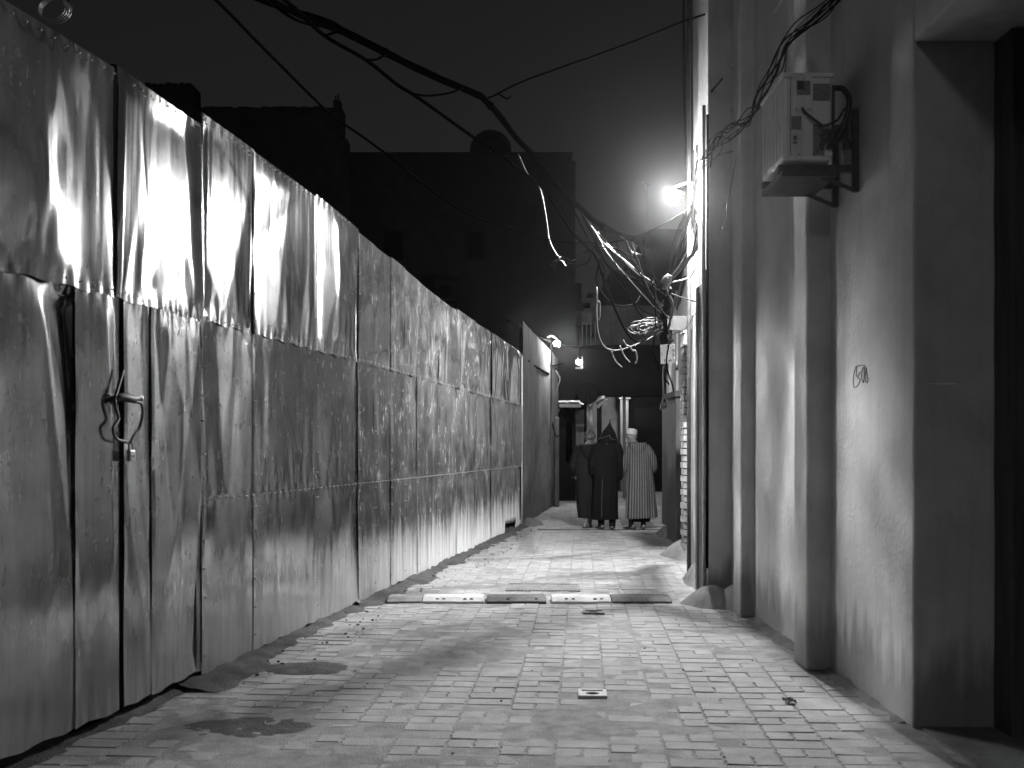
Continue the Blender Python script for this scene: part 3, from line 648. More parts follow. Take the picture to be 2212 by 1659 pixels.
# region-6 zoom pixels -> photo pixels
def z6(x, y): return (1428.6+x*.389, y*.389)
def acbox(name, zx0, zy0, zx1, zy1, o0, o1, m): 
    a = z6(zx0, zy0); b = z6(zx1, zy1); r_ = acrect(a[0], a[1], b[0], b[1], o0, o1); return pa(MB().box(*r_).build(name, m))
bevel(acbox('service_panel', 735, 425, 838, 615, .0, .006, 'ac_white'), .003)
sp_ = [o for o in ac.children if o.name.startswith('service_panel')][0]
for o in (acbox('handle_recess', 750, 450, 825, 530, .006, .0075, 'ac_label'), acbox('handle_scoop', 752, 452, 790, 500, .0075, .0085, 'ac_dark')): o.parent = sp_; o.matrix_parent_inverse = Matrix.Identity(4)
acbox('rating_label', 842, 465, 938, 560, .0005, .0015, 'ac_label')
acbox('rating_label', 722, 645, 778, 720, .0005, .0015, 'ac_label')
acbox('valve_bay', 842, 690, 935, 865, .0005, .003, 'ac_label')
acbox('valve_cover', 905, 800, 945, 868, .003, .012, 'ac_white')
acbox('panel_seam', 716, 425, 719, 870, .0005, .002, 'ac_dark')
for (a, b) in ((775,412),(790,438),(748,603),(822,606),(765,857),(868,835),(845,857),(920,857)):
    q = acp(*z6(a, b)); pa(MB().ball((q.x, ay0-.004, q.z), .005, 6, 4).build('screw', 'ac_dark'))
def mark(pts, r=.0022): pa(MB().tube([acp(*z6(*p)) for p in pts], r, 4, smooth=False).build('printed_mark', 'ac_dark'))
mark([(733,752),(752,775)]); mark([(752,752),(733,775)]); mark([(734,756),(738,778),(748,778),(751,756)]); mark([(731,792),(753,792)], .004)
for k in range(3):
    pa(MB().tube([(1.69, ay0-.03, 3.02+.05*k), (1.74, ay0-.05, 3.03+.05*k), (1.80, ay0+.0, 3.05+.06*k), (1.88, ay0+.1, 3.12+.07*k), (1.93, ay0+.3, 3.1)], .011-.002*k, 6).build('pipe', 'ac_dark', None, True))
pa(MB().tube([acp(*z6(782,600)), acp(*z6(800,625), .02), acp(*z6(850,665), .03), acp(*z6(895,700), .03)], .008, 6).build('lead', 'cable_grey', None, True))
pa(MB().tube([(1.79,5.52,3.05),(1.84,5.50,3.15),(1.87,5.52,3.28),(1.85,5.56,3.36),(1.82,5.6,3.38)], .016, 8).build('insulated_pipe', 'cable_grey', None, True))
pa(MB().tube([(1.75,5.49,3.0),(1.76,5.47,3.08),(1.80,5.49,3.12),(1.90,5.6,3.05)], .018, 8).build('insulated_pipe', 'ac_dark', None, True))
# fan side
fx = ax0-.002
def circ(r, n=28): return [Vector((fx, ay0+.27+r*math.cos(2*PI*k/n), (az0+az1)/2-.01+r*math.sin(2*PI*k/n))) for k in range(n+1)]
for k in range(6): pa(bevel(MB().box((ax0-.007, ay0+.05+k*.064, az0+.03), (ax0+.001, ay0+.085+k*.064, az1-.05)).build('front_rib', 'ac_white'), .003))
for yy in (ay0+.04, ay1-.08):
    pa(MB().box((ax0-.01, yy, az0-.05), (1.93, yy+.035, az0-.012)).build('bracket', 'iron'))
    pa(MB().box((1.90, yy+.002, az0-.16), (1.932, yy+.033, az0+.30)).build('bracket', 'iron'))
    pa(MB().tube([(1.66, yy+.018, az0-.045), (1.91, yy+.018, az0-.15)], .014, 4).build('brace', 'iron'))
pa(MB().box((ax0+.0, ay0+.01, az0-.085), (1.80, ay1-.01, az0-.052)).build('drip_tray', 'ac_dark'))
pa(MB().box((1.776, ay0+.05, az0+.05), (1.80, ay1-.05, az1-.05)).build('coil_guard', 'ac_dark'))

# ------------------------------------------------------------------ street lamp
def lathe(mb, c, prof, n=24):
    mb.loft([[Vector(c)+Vector((r_*math.cos(2*PI*k/n), r_*math.sin(2*PI*k/n), z_)) for k in range(n)] for r_, z_ in prof], cap=False); return mb
def lamp(name, c, r, bulb_m, label, arm_to, brim=.2):
    """opal glass lantern between a domed cap and a metal cup added to dim the ground below, held by a bent arm"""
    g = empty(name, c, 0, label, 'lamp'); c = Vector(c)
    par(lathe(MB(), c, [(r*math.cos(a), r*math.sin(a)) for a in (R(-74),R(-58),R(-40),R(-20),0,R(20),R(40),R(60))], 16).build('glass', bulb_m, g, True), g)
    o = lathe(MB(), c, [(.01,-r*1.16),(r*.45,-r*1.10),(r*.66,-r*.92),(r*.70,-r*.76)]).build('cup', 'lamp_shell', g, True); o.modifiers.new('solid','SOLIDIFY').thickness = .004; par(o, g)  # cup added to hold the light off the ground straight below
    o = lathe(MB(), c, [(brim,r*.58),(r*.85,r*.76),(r*.5,r*1.02),(.02,r*1.12)]).build('cap', 'lamp_shell', g, True); o.modifiers.new('solid','SOLIDIFY').thickness = .004; par(o, g)
    a = Vector(arm_to); par(MB().tube([c+Vector((0,0,r*1.05)), c+Vector((0,0,r*1.4)), c+(a-c)*.5+Vector((0,0,r*1.5)), a], .014, 8).build('arm', 'steel_grey', g, True), g)
    return g
LP = at(1455, 424, 10.15)
lamp('street_lamp', LP, .065, 'bulb_main', 'glaring street lamp on a short arm beside the tangle of cables', (2.0, 10.2, LP.z+.10), .085)
L2 = at(1203, 742, 22.6)
lamp('wall_lamp', L2, .07, 'bulb_far', 'small lit lamp at the top of the post on the far wall', (L2.x-.24, 22.05, L2.z+.08), .07)
L3 = at(1250, 782, 27.0)
lamp('porch_lamp', L3, .07, 'bulb_porch', 'small lamp glowing above a little ledge in the background', (L3.x, 27.35, L3.z+.1), .09)
L4 = at(1344, 842, 30.3)
lamp('passage_lamp', L4, .07, 'bulb_hidden', 'lamp tucked behind the dark beam over the passage', (L4.x, 30.4, L4.z+.45), .08)

# ------------------------------------------------------------------ buildings beyond
def bld(name, loc, label): return empty(name, loc, 0, label, 'building')
def poly_wall(p, name, poly, z0, z1, m): return par(MB().prism(poly, z0, z1).build(name, m), p)
# lower plastered house beyond the street lamp (right)
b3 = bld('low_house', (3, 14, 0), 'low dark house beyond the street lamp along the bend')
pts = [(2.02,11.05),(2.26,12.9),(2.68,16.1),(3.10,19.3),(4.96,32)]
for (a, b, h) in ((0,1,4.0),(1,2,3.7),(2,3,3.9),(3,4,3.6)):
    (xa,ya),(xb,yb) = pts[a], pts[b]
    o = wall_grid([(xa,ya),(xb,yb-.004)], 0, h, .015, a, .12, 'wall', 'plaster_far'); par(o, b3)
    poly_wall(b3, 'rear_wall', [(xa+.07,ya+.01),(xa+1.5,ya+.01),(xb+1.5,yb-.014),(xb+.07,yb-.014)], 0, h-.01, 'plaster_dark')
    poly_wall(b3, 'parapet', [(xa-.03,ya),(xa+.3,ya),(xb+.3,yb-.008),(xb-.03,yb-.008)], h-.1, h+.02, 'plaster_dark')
# brick-edged column
for k in range(34):
    z = .12+k*.083; w = .02*(k % 2)
    par(MB().box((2.10+w*.6, 12.18+w, z), (2.30, 12.42, z+.07)).build('brick', 'plaster_far'), b3)
par(MB().box((2.13, 12.22, 0), (2.32, 12.40, 3.0)).build('mortar_core', 'brick_dark'), b3)
for (x, y, w, h) in ((2.40,14.2,.5,2.1),(2.78,17.2,.5,2.1)):
    par(MB().box((x-.06, y, 0), (x+.1, y+w*1.7, h)).build('door', 'old_wood'), b3)
    par(MB().box((x-.09, y-.06, h), (x+.1, y+w*1.7+.06, h+.08)).build('door_lintel', 'plaster_dark'), b3)
par(bevel(MB().box((2.62, 15.9, 0), (2.9, 16.3, 3.2)).build('buttress', 'plaster_far'), .02), b3)
# sheet canopy over the lit doorway
cp = empty('sheet_canopy', (1.86, 11.1, 2.8), 0, 'flat sheet canopy on the wall just below the street lamp', 'canopy')
par(MB().box((1.70, 11.3, 2.80), (2.08, 11.9, 2.815)).build('roof_sheet', 'plaster_dark'), cp)
par(MB().box((1.70, 11.285, 2.70), (2.08, 11.298, 2.86)).build('front_edge', 'plaster_dark'), cp)
# plastered wall beyond the fence
b2 = bld('far_plastered_house', (.6, 21, 0), 'plastered house wall just past the end of the fence, lit by a small lamp')
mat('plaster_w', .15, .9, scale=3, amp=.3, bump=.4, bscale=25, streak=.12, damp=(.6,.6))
par(wall_grid([(1.15,25),(.19,17.62)], 0, 3.62, .02, 7, .12, 'wall', 'plaster_w'), b2)
poly_wall(b2, 'rear_wall', [(.12,17.70),(1.06,24.97),(.6,24.97),(-.12,17.70)], 0, 3.61, 'brick_dark')
par(bevel(MB().box((.99, 23.2, 0), (1.10, 23.5, 2.1)).build('corner_post', 'old_wood'), .02), b2)
par(MB().tube([at(1191,738,21.6), at(1191,860,21.6), at(1190,960,21.6)], .022, 6).build('pole', 'iron'), b2)
# beyond: silhouettes
def block_house(name, loc, label, boxes, m='brick_dark', extra=None):
    g = bld(name, loc, label)
    for (x0, y0, x1, y1, z0, dep) in boxes:    # photo-edge rectangle at depth z0
        a = at(x0, y0, z0); b = at(x1, y1, z0)
        par(MB().box((a.x, z0, 0), (b.x, z0+dep, a.z)).build('wall', m), g)
    return g
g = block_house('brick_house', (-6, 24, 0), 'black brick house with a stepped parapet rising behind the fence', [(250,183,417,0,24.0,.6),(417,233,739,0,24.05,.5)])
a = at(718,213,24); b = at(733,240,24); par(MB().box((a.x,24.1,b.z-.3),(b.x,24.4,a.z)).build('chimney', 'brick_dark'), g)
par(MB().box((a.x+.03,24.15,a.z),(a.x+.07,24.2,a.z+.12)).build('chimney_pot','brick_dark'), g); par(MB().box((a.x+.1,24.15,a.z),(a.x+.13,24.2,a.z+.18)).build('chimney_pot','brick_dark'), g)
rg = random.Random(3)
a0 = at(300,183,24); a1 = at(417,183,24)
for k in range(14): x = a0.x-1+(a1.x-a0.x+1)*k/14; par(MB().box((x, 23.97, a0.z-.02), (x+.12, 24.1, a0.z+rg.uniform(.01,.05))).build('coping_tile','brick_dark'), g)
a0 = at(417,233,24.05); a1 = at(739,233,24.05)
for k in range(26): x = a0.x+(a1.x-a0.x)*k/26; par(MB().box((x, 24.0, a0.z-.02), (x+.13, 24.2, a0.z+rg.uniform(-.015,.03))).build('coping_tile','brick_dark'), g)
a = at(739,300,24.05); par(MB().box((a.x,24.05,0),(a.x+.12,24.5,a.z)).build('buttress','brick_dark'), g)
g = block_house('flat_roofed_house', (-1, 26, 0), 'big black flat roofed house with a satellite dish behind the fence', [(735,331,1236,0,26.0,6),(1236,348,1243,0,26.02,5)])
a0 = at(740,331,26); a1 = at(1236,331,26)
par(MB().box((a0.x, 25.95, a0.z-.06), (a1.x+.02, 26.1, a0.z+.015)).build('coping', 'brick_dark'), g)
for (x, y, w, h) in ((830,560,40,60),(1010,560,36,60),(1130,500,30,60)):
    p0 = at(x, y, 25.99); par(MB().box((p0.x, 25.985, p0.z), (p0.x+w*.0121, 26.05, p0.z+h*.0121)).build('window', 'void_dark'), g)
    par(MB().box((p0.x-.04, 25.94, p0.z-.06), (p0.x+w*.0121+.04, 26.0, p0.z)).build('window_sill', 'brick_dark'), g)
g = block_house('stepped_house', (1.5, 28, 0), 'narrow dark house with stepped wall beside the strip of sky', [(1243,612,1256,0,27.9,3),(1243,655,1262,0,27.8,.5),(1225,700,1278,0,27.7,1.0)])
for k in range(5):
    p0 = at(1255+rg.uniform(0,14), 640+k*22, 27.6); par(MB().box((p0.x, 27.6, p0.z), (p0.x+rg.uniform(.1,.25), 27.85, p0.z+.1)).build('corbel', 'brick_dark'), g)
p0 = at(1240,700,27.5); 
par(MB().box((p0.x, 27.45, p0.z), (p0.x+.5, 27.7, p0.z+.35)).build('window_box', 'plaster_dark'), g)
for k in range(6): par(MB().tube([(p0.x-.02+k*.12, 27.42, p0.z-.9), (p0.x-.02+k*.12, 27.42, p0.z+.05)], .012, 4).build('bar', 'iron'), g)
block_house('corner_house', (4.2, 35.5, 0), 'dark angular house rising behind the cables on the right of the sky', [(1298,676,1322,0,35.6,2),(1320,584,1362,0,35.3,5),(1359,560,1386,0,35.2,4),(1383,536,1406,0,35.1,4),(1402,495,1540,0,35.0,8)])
an = empty('roof_antenna', at(1396,500,34.9), 0, 'thin roof antenna with a crossbar near the street lamp', 'antenna')
par(MB().tube([at(1396,535,34.9), at(1396,396,34.9)], .009, 5).build('mast', 'iron', an), an)
par(MB().tube([at(1376,392,34.9), at(1402,398,34.9)], .03, 5).build('crossbar', 'iron', an), an)
# end of the passage
e = bld('passage_end_house', (2.6, 32, 0), 'dim house closing the passage under a dark beam, its wall lit from a hidden lamp')
a = at(1205,640,33.4); b = at(1445,640,33.4)
par(wall_grid([(b.x+.6,33.4),(a.x-.6,33.4)], 0, 5.2, .03, 3, .15, 'wall', 'plaster_far'), e)
def ebox(name, x0, y0, x1, y1, z, dep, m, bev=0):
    a = at(x0, y0, z); b = at(x1, y1, z); o = par(MB().box((a.x, z, b.z), (b.x, z+dep, a.z)).build(name, m), e)
    if bev: bevel(o, bev)
    return o
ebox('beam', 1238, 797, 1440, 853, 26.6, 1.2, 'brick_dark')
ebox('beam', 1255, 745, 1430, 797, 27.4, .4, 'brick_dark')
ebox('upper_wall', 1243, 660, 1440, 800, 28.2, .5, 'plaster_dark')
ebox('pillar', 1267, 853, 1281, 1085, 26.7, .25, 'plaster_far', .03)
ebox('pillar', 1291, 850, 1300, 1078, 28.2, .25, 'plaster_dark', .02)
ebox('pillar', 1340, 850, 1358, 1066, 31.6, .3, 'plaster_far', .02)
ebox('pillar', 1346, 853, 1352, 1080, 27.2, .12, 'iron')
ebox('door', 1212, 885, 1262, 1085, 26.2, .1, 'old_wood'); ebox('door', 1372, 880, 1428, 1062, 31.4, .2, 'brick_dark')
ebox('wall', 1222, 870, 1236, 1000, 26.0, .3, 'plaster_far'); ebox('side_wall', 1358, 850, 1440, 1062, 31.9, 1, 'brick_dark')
ebox('ledge', 1240, 793, 1258, 797, 26.9, .3, 'awning_white'); ebox('ledge', 1257, 770, 1259, 797, 26.95, .2, 'awning_white')
ebox('capital', 1338, 846, 1362, 862, 31.5, .5, 'plaster_far')
aw = empty('shop_awning', at(1234,868,25.3), 0, 'pale crumpled awning sheet sticking out past the far lit wall', 'awning')
mb = MB(); nx, ny = 14, 6
for j in range(ny):
    for i in range(nx):
        p0 = at(1207+54*i/(nx-1), 866, 25.1); mb.v.append((p0.x, 25.1+j*.18, p0.z+.06*j/ny+.03*fn((i*.6, j*.9, 2))-(.06 if i > 11 else 0)))
mb.f = [(j*nx+i, j*nx+i+1, (j+1)*nx+i+1, (j+1)*nx+i) for j in range(ny-1) for i in range(nx-1)]
o = mb.build('cloth', 'awning_white'); s_ = o.modifiers.new('solid','SOLIDIFY'); s_.thickness = .03; par(o, aw)
a = at(1208,872,25.08); b = at(1255,880,25.08); par(MB().box((a.x,25.08,b.z),(b.x,25.12,a.z)).build('rail','iron'), aw)
fr = empty('shop_canopy', at(1310,862,27), 0, 'shiny ragged plastic canopy under the dark beam', 'canopy')
for (x0,y0,x1,y1,z) in ((1272,876,1290,864,26.4),(1286,868,1306,858,26.6),(1290,880,1312,862,27.0)):
    par(MB().tube([at(x0,y0,z), at((x0+x1)/2,(y0+y1)/2-3,z), at(x1,y1,z)], .05, 6).build('plastic_roll', 'awning_white', None, True), fr)

# satellite dishes
def dish(c, r, label, n=28, yaw=0, mast=.6):
    g = empty('satellite_dish', c, 0, label, 'satellite dish', None); c = Vector(c); mb = MB(); rings = []
    Rm = Matrix.Rotation(yaw, 4, 'Z')
    for k in range(6):
        t = k/5; rr = max(.02, r*t); rings.append([c+Rm@Vector((rr*math.cos(2*PI*i/n), -.22*r*(t*t), rr*math.sin(2*PI*i/n))) for i in range(n)])
    o = mb.loft(rings, cap=False).build('reflector', 'brick_dark', None, True); s_ = o.modifiers.new('solid','SOLIDIFY'); s_.thickness = .01; par(o, g)
    par(MB().tube([c+Vector((0,.05,0)), c+Vector((0,.12,-r*.5)), c+Vector((0,.12,-mast))], .02, 6).build('mast', 'iron'), g)
    par(MB().tube([c+Vector((0,0,-r*.9)), c+Rm@Vector((0,-r*.9,-r*.2))], .01, 5).build('feed_arm', 'iron'), g)
    return g
dish(at(1060,328,26.6), 45*26.6/FD, 'half-seen satellite dish on the flat roof parapet', mast=.9)
dish(at(246,158,23.5), 19*23.5/FD, 'small satellite dish peeking over the top of the fence', mast=.6)
dish(at(1270,850,26.3), 23*26.3/FD, 'dark round satellite dish hanging in the passage above the walkers', mast=.5)
# small AC on the black house
a2 = empty('wall_air_conditioner', at(960,640,25.7), 0, 'barely visible air conditioner on the black flat roofed house', 'air conditioner')
p0 = at(940,650,25.6); p1 = at(985,607,25.6)
par(MB().box((p0.x,25.6,p0.z),(p1.x,25.95,p1.z)).build('casing','brick_dark'), a2)
c_ = (Vector((p0.x,25.595,p0.z))+Vector((p1.x,25.595,p1.z)))/2
par(MB().loft([[c_+Vector((.17*math.cos(k*PI/10), q, .17*math.sin(k*PI/10))) for k in range(20)] for q in (0,-.01)]).build('fan_grille','void_dark'), a2)

# ------------------------------------------------------------------ cables
def path(pts): return [at(*p) for p in pts]
def zl(pts, z0, z1):
    L_ = [0]
    for a, b in zip(pts, pts[1:]): L_.append(L_[-1]+math.dist(a, b))
    return [at(x, y, z0+(z1-z0)*l/L_[-1]) for (x, y), l in zip(pts, L_)]
def cable(pts, r, label, m='cable_black', group=None, name='cable', sub=6):
    o = MB().tube(pts, r, 6, sub=sub).build(name, m, None, True); root_at(o, pts[0]); return tagp(o, label, 'cable', group)
main = [(440,-80),(581,0),(648,33),(715,58),(748,72),(831,113),(898,147),(965,177),(1031,205),(1048,217),(1081,253),(1111,293),(1148,332),(1206,403),(1249,446),(1283,476),(1303,489),(1339,506),(1373,519),(1386,536),(1399,573),(1416,606),(1431,618)]
mp3 = catmull(zl(main, 5.3, 9.72), 8)
bn = empty('cable_bundle', mp3[-1], 0, 'thick twisted bundle of black cables sagging across the sky', 'cable bundle')
for k in range(7):
    ang0 = k*2*PI/6; q = []
    for i, p in enumerate(mp3):
        d = (mp3[min(i+1,len(mp3)-1)]-mp3[max(i-1,0)]).normalized(); a = d.cross(Vector((0,0,1))).normalized(); b = d.cross(a)
        rad = 0 if k == 6 else .0155*(1+.5*fn((i*.07, k*3.1, 1)))+ (.03*max(0, 1-i/45) if k in (0,2) else 0)
        an = ang0+i*.13+.6*fn((i*.05, k, 4)); q.append(p+a*rad*math.cos(an)+b*rad*math.sin(an))
    par(MB().tube(q, .0095, 6, smooth=False).build('strand', 'cable_black', None, True), bn)
for i in (40, 75, 108, 128, 142, 156):
    p = mp3[i]; par(MB().ball(p, (.035,.04,.03), 8, 6).build('tie', 'cable_black', None, True), bn)
cable(zl([(560,-40),(640,20),(701,77),(791,130),(858,183),(891,203),(948,243),(1025,298),(1080,333),(1106,354),(1173,406),(1193,436),(1213,466),(1239,504),(1273,538),(1286,553),(1300,590),(1306,613),(1319,643),(1336,683),(1353,716),(1369,734),(1383,738),(1399,728),(1414,705)], 5.6, 10.1), .0125, 'second black cable hanging just below the thick bundle')
cable(zl([(891,203),(920,207),(948,205),(975,200),(998,191)], 7.0, 7.4), .009, 'short cable loop tying the second cable to the bundle')
cable(zl([(791,130),(815,128),(831,118)], 6.6, 6.7), .008, 'short tie between the bundle and the cable below, high up')
cable(zl([(701,77),(725,70),(740,66)], 6.2, 6.25), .008, 'short tie between bundle and lower cable where the strands spread apart')
cable(zl([(440,-30),(467,0),(502,35),(560,95),(620,155),(680,215),(722,253),(790,300),(850,345),(905,390),(960,430),(1030,470),(1106,493),(1173,515),(1240,523),(1306,524),(1350,518),(1400,500),(1440,480),(1488,450)], 4.6, 10.2), .0085, 'single black cable crossing from above the gate to the lamp bracket')
cable(zl([(1660,-25),(1600,5),(1480,45),(1380,85),(1300,115),(1200,150),(1120,180),(1075,203),(1048,215)], 9.2, 8.0), .0095, 'single cable rising from the bundle to the roof edge of the plastered building')
cable(zl([(1075,200),(1085,208),(1096,213),(1104,207)], 8.0, 7.95), .007, 'frayed cable end sticking out of the bundle knot')
cable(zl([(1119,333),(1139,376),(1161,396),(1173,436),(1181,483),(1186,519),(1203,553)], 8.6, 9.0), .0085, 'grey cable dropping from the bundle to a frayed knot', 'cable_grey')
for k in range(9):
    p = at(1206, 562, 9.0); q = Vector((random.uniform(-.07,.07), random.uniform(-.05,.05), random.uniform(-.09,.06)))
    if k == 0: kn = empty('frayed_knot', p, 0, 'frayed knot of wire ends at the bottom of the grey cable', 'cable knot')
    par(MB().tube([p, p+q*.6+Vector((0,0,.02)), p+q], .006, 5).build('wire_end', 'cable_grey'), kn)
cable(zl([(1161,396),(1190,400),(1206,403)], 8.7, 8.9), .007, 'thin link between grey cable and bundle')
cable(zl([(1289,513),(1319,539),(1353,566),(1393,599),(1426,619),(1459,638),(1520,656)], 9.4, 10.1), .008, 'grey cable slanting down to a hook on the pier', 'cable_grey')
cable(zl([(1215,556),(1228,562),(1239,563),(1253,553),(1276,539),(1306,533),(1339,539),(1366,559),(1379,579)], 9.1, 10.2), .010, 'black cable arching over the hanging loops')
cable(zl([(1203,553),(1225,568),(1250,573),(1270,566),(1279,548)], 9.0, 9.4), .008, 'slack black cable loop beside the frayed knot')
cable(zl([(1296,560),(1290,585),(1289,609),(1303,636),(1323,656),(1346,661),(1372,655),(1382,640)], 9.5, 10.3), .009, 'long black loop hanging under the middle of the bundle')
cable(zl([(1303,489),(1290,505),(1288,530),(1296,545),(1312,532)], 9.4, 9.6), .010, 'black cable dropping from the bundle into a knot')
cable(zl([(1296,560),(1306,580),(1304,597),(1296,588)], 9.6, 9.7), .007, 'small twisted loop under the knot')
cable(zl([(1289,620),(1289,689),(1293,723),(1303,746),(1319,756),(1346,754),(1393,736),(1412,725)], 10.6, 11.2), .009, 'pale cable sagging down and back to the wall box', 'cable_white')
cable(zl([(1292,650),(1296,655),(1296,685),(1290,690),(1289,660),(1292,650)], 10.6, 10.6), .004, 'thin wire clip on the pale cable', 'cable_grey')
cable(zl([(1319,753),(1329,779),(1344,794)], 11.0, 11.0), .008, 'cut pale cable end curving down', 'cable_white')
cable(zl([(1339,746),(1349,769),(1361,783)], 11.0, 11.0), .008, 'straight pale cable end hanging beside the twisted one', 'cable_white')
cable(zl([(1346,734),(1352,745),(1359,748),(1366,757),(1373,758),(1376,776),(1372,786)], 11.0, 11.0), .011, 'twisted black and white cable end', 'cable_grey')
cable(path([(1090,688,17.2),(1106,698,18),(1149,719,20.5),(1189,739,23.1),(1229,747,20),(1266,750,16),(1303,752,12.5),(1319,757,11.2)]), .018, 'span of cable from the far lamp post back to the wall box')
cable(path([(1106,745,17.7),(1130,760,19),(1160,780,21),(1190,790,23.1),(1215,785,25.6)]), .014, 'thin cable sagging in front of the far lit wall')
cable(path([(1127,768,17.7),(1150,788,19.4),(1170,800,21),(1184,808,22.6)]), .03, 'thick cable running along the far lit wall')
cable(path([(1127,860,17.8),(1140,880,18.6),(1150,890,19.4)]), .012, 'short dark cable on the far wall')
cable(path([(1190,800,23.1),(1184,850,23.1),(1190,900,23.1),(1200,940,23.1),(1207,941,23.1)]), .014, 'cable looping down the pole past the awning')
cable(path([(1200,800,23.2),(1206,810,23.2),(1210,820,23.2),(1204,838,23.2),(1200,870,23.2),(1208,890,23.2)]), .018, 'pale cables knotted at the far wall corner', 'cable_white')
# strands from the lamp bracket down to the clamp
for k in range(6):
    a = at(1507+k*1.5, 410+k*9, 9.9-.02*k); b = at(1441+k, 598+k*3, 9.74)
    mid = (a+b)/2+Vector((.03*(k-2), 0, -.03*k-.02*(k == 5)*4))
    cable([a, mid, b], .005 if k < 4 else .008, 'wire running slackly from the lamp bracket down to the cable clamp', 'cable_grey' if k % 2 else 'cable_black', 'wires fanning from the lamp bracket')
cl = empty('cable_clamp', at(1441,606,9.74), 0, 'pale wrapped clamp where the cables meet under the street lamp', 'clamp')
par(MB().tube([at(1431,622,9.74), at(1439,608,9.74), at(1447,594,9.74)], lambda t: .028+.022*math.sin(PI*t), 10).build('wrap', 'cable_white', None, True), cl)
for k in range(4): 
    c0 = at(1436+k*3, 614-k*5, 9.74); par(MB().tube([c0+Vector((.05*math.cos(t), .05*math.sin(t), .012*math.sin(2*t)+.02*math.cos(t))) for t in np.linspace(0, 6.28, 12)], .004, 4, smooth=False).build('binding', 'cable_grey'), cl)
cable(zl([(1441,600),(1437,625),(1441,655),(1434,685),(1438,712),(1432,742)], 9.74, 10.3), .026, 'thick braided cable hanging straight down from the clamp')
cable(zl([(1507,395),(1500,430),(1478,500),(1462,548),(1445,596)], 9.85, 9.74), .02, 'thick braided cable from the lamp bracket to the clamp')
# cables heading on from clamp: up to pier, down to wall box
cable(zl([(1452,600),(1470,580),(1485,560),(1500,545),(1510,520),(1518,470)], 9.74, 9.5), .018, 'braided cable curving up from the clamp to the pier', 'cable_grey')
rg = random.Random(21)
vg = 'vertical cables below the clamp'
for k in range(9):
    x0 = 1428+k*3.4; pts = [(x0+rg.uniform(-6,6), 622+rg.uniform(-4,8))]
    for y in (660, 700, 735): pts.append((1438+rg.uniform(-18,16), y))
    pts.append((1434+rg.uniform(-6,20), 742+rg.uniform(-8,6)))
    cable(zl(pts, 9.76, 10.7), rg.choice([.006,.009,.013]), 'tangled cable running down the wall from the clamp to the plate', rg.choice(['cable_black','cable_black','cable_white','cable_grey']), vg)
for k in range(6):
    c0 = (1392+rg.uniform(-10,18), 702+rg.uniform(-10,12)); rx, ry = rg.uniform(14,30), rg.uniform(8,18)
    pts = [(c0[0]+rx*math.cos(t)+2*math.sin(3*t+k), c0[1]+ry*math.sin(t)+t*.6) for t in np.linspace(k, k+5.6, 11)]+[(1424+rg.uniform(-5,8), 702+rg.uniform(-16,16))]
    cable(zl(pts, 10.2, 10.4), .0055, 'springy loop of spare wire coiled beside the vertical cables', rg.choice(['cable_black','cable_grey','cable_grey']), 'loops of spare wire')
cable(zl([(1440,785),(1435,786),(1432,815),(1433,854),(1429,879),(1427,884),(1431,866)], 10.3, 10.3), .009, 'white wire hanging below the plate with a looped end', 'cable_white')
cable(zl([(1446,740),(1440,775),(1442,800),(1452,830),(1455,845)], 10.1, 10.15), .008, 'black wire crossing the plate and hanging below it')
cable(zl([(1414,722),(1412,760),(1425,800),(1445,830)], 10.2, 10.6), .009, 'black wire bowing past the left edge of the plate')
cable(zl([(1462,780),(1462,800)], 11.3, 11.3), .016, 'short white conduit stub beside the plate', 'cable_white')
cable(zl([(1520,656),(1500,680),(1480,710),(1450,725),(1440,740)], 10.0, 11.0), .005, 'thin grey wire from the hook to the plate', 'cable_grey')
for k in range(14):
    i0 = rg.randint(104, len(mp3)-12); a = mp3[i0]; b = at(1434+rg.uniform(-10,16), rg.uniform(600,720), rg.uniform(9.74,10.1))
    if k % 3 == 0: b = mp3[min(len(mp3)-2, i0+rg.randint(14,40))]
    sg = rg.uniform(.06,.34); mid = a.lerp(b, rg.uniform(.35,.65))-Vector((0,0,sg)); q = a.lerp(b, .2)-Vector((rg.uniform(-.05,.05),0,sg*.6))
    cable([a, q, mid, a.lerp(b, .85)-Vector((0,0,sg*.45)), b], rg.choice([.003,.004,.006]), 'thin dark wire sagging from the bundle into the tangle by the clamp', rg.choice(['cable_black','cable_black','cable_grey']), 'thin wires sagging from the bundle')
# harness along the plastered wall
hz = 'cables strung along the plastered wall'
for k in range(8):
    pts = []
    for (x, y) in ((1840,-40),(1779,23),(1701,78),(1677,144),(1646,206),(1615,249),(1576,280),(1545,311),(1518,350)):
        xx = x+rg.uniform(-16,16); X = 1.70+.03*rg.uniform(-1,1); z = X*FD/(xx-1106); pts.append(at(xx, y+rg.uniform(-22,22), z))
    cable(pts, rg.choice([.003,.004,.007]), 'loose dark cable strung along the plastered wall behind the air conditioner', 'cable_black', hz)
for k in range(7):
    x0 = 1492+k*5; cable(zl([(x0+rg.uniform(-2,2), 330-k*6), (1503+rg.uniform(-6,10), 380), (1500+rg.uniform(-8,12), 430), (1504+rg.uniform(-10,10), 480), (1500+rg.uniform(-5,18), 520+k*8)], 9.7, 9.9), rg.choice([.006,.01,.013]), 'kinked cable bunched with others at the lamp bracket on the pier', rg.choice(['cable_black','cable_white','cable_grey']), 'cables at the lamp bracket')
cable(zl([(1518,345),(1550,335),(1590,325),(1612,315)], 9.2, 8.0), .006, 'short pale wire sticking out of the harness', 'cable_grey')
cable(zl([(1590,340),(1580,400),(1570,450),(1560,500)], 8.0, 8.0), .003, 'hair-thin wire hanging on the pilaster', 'cable_grey')
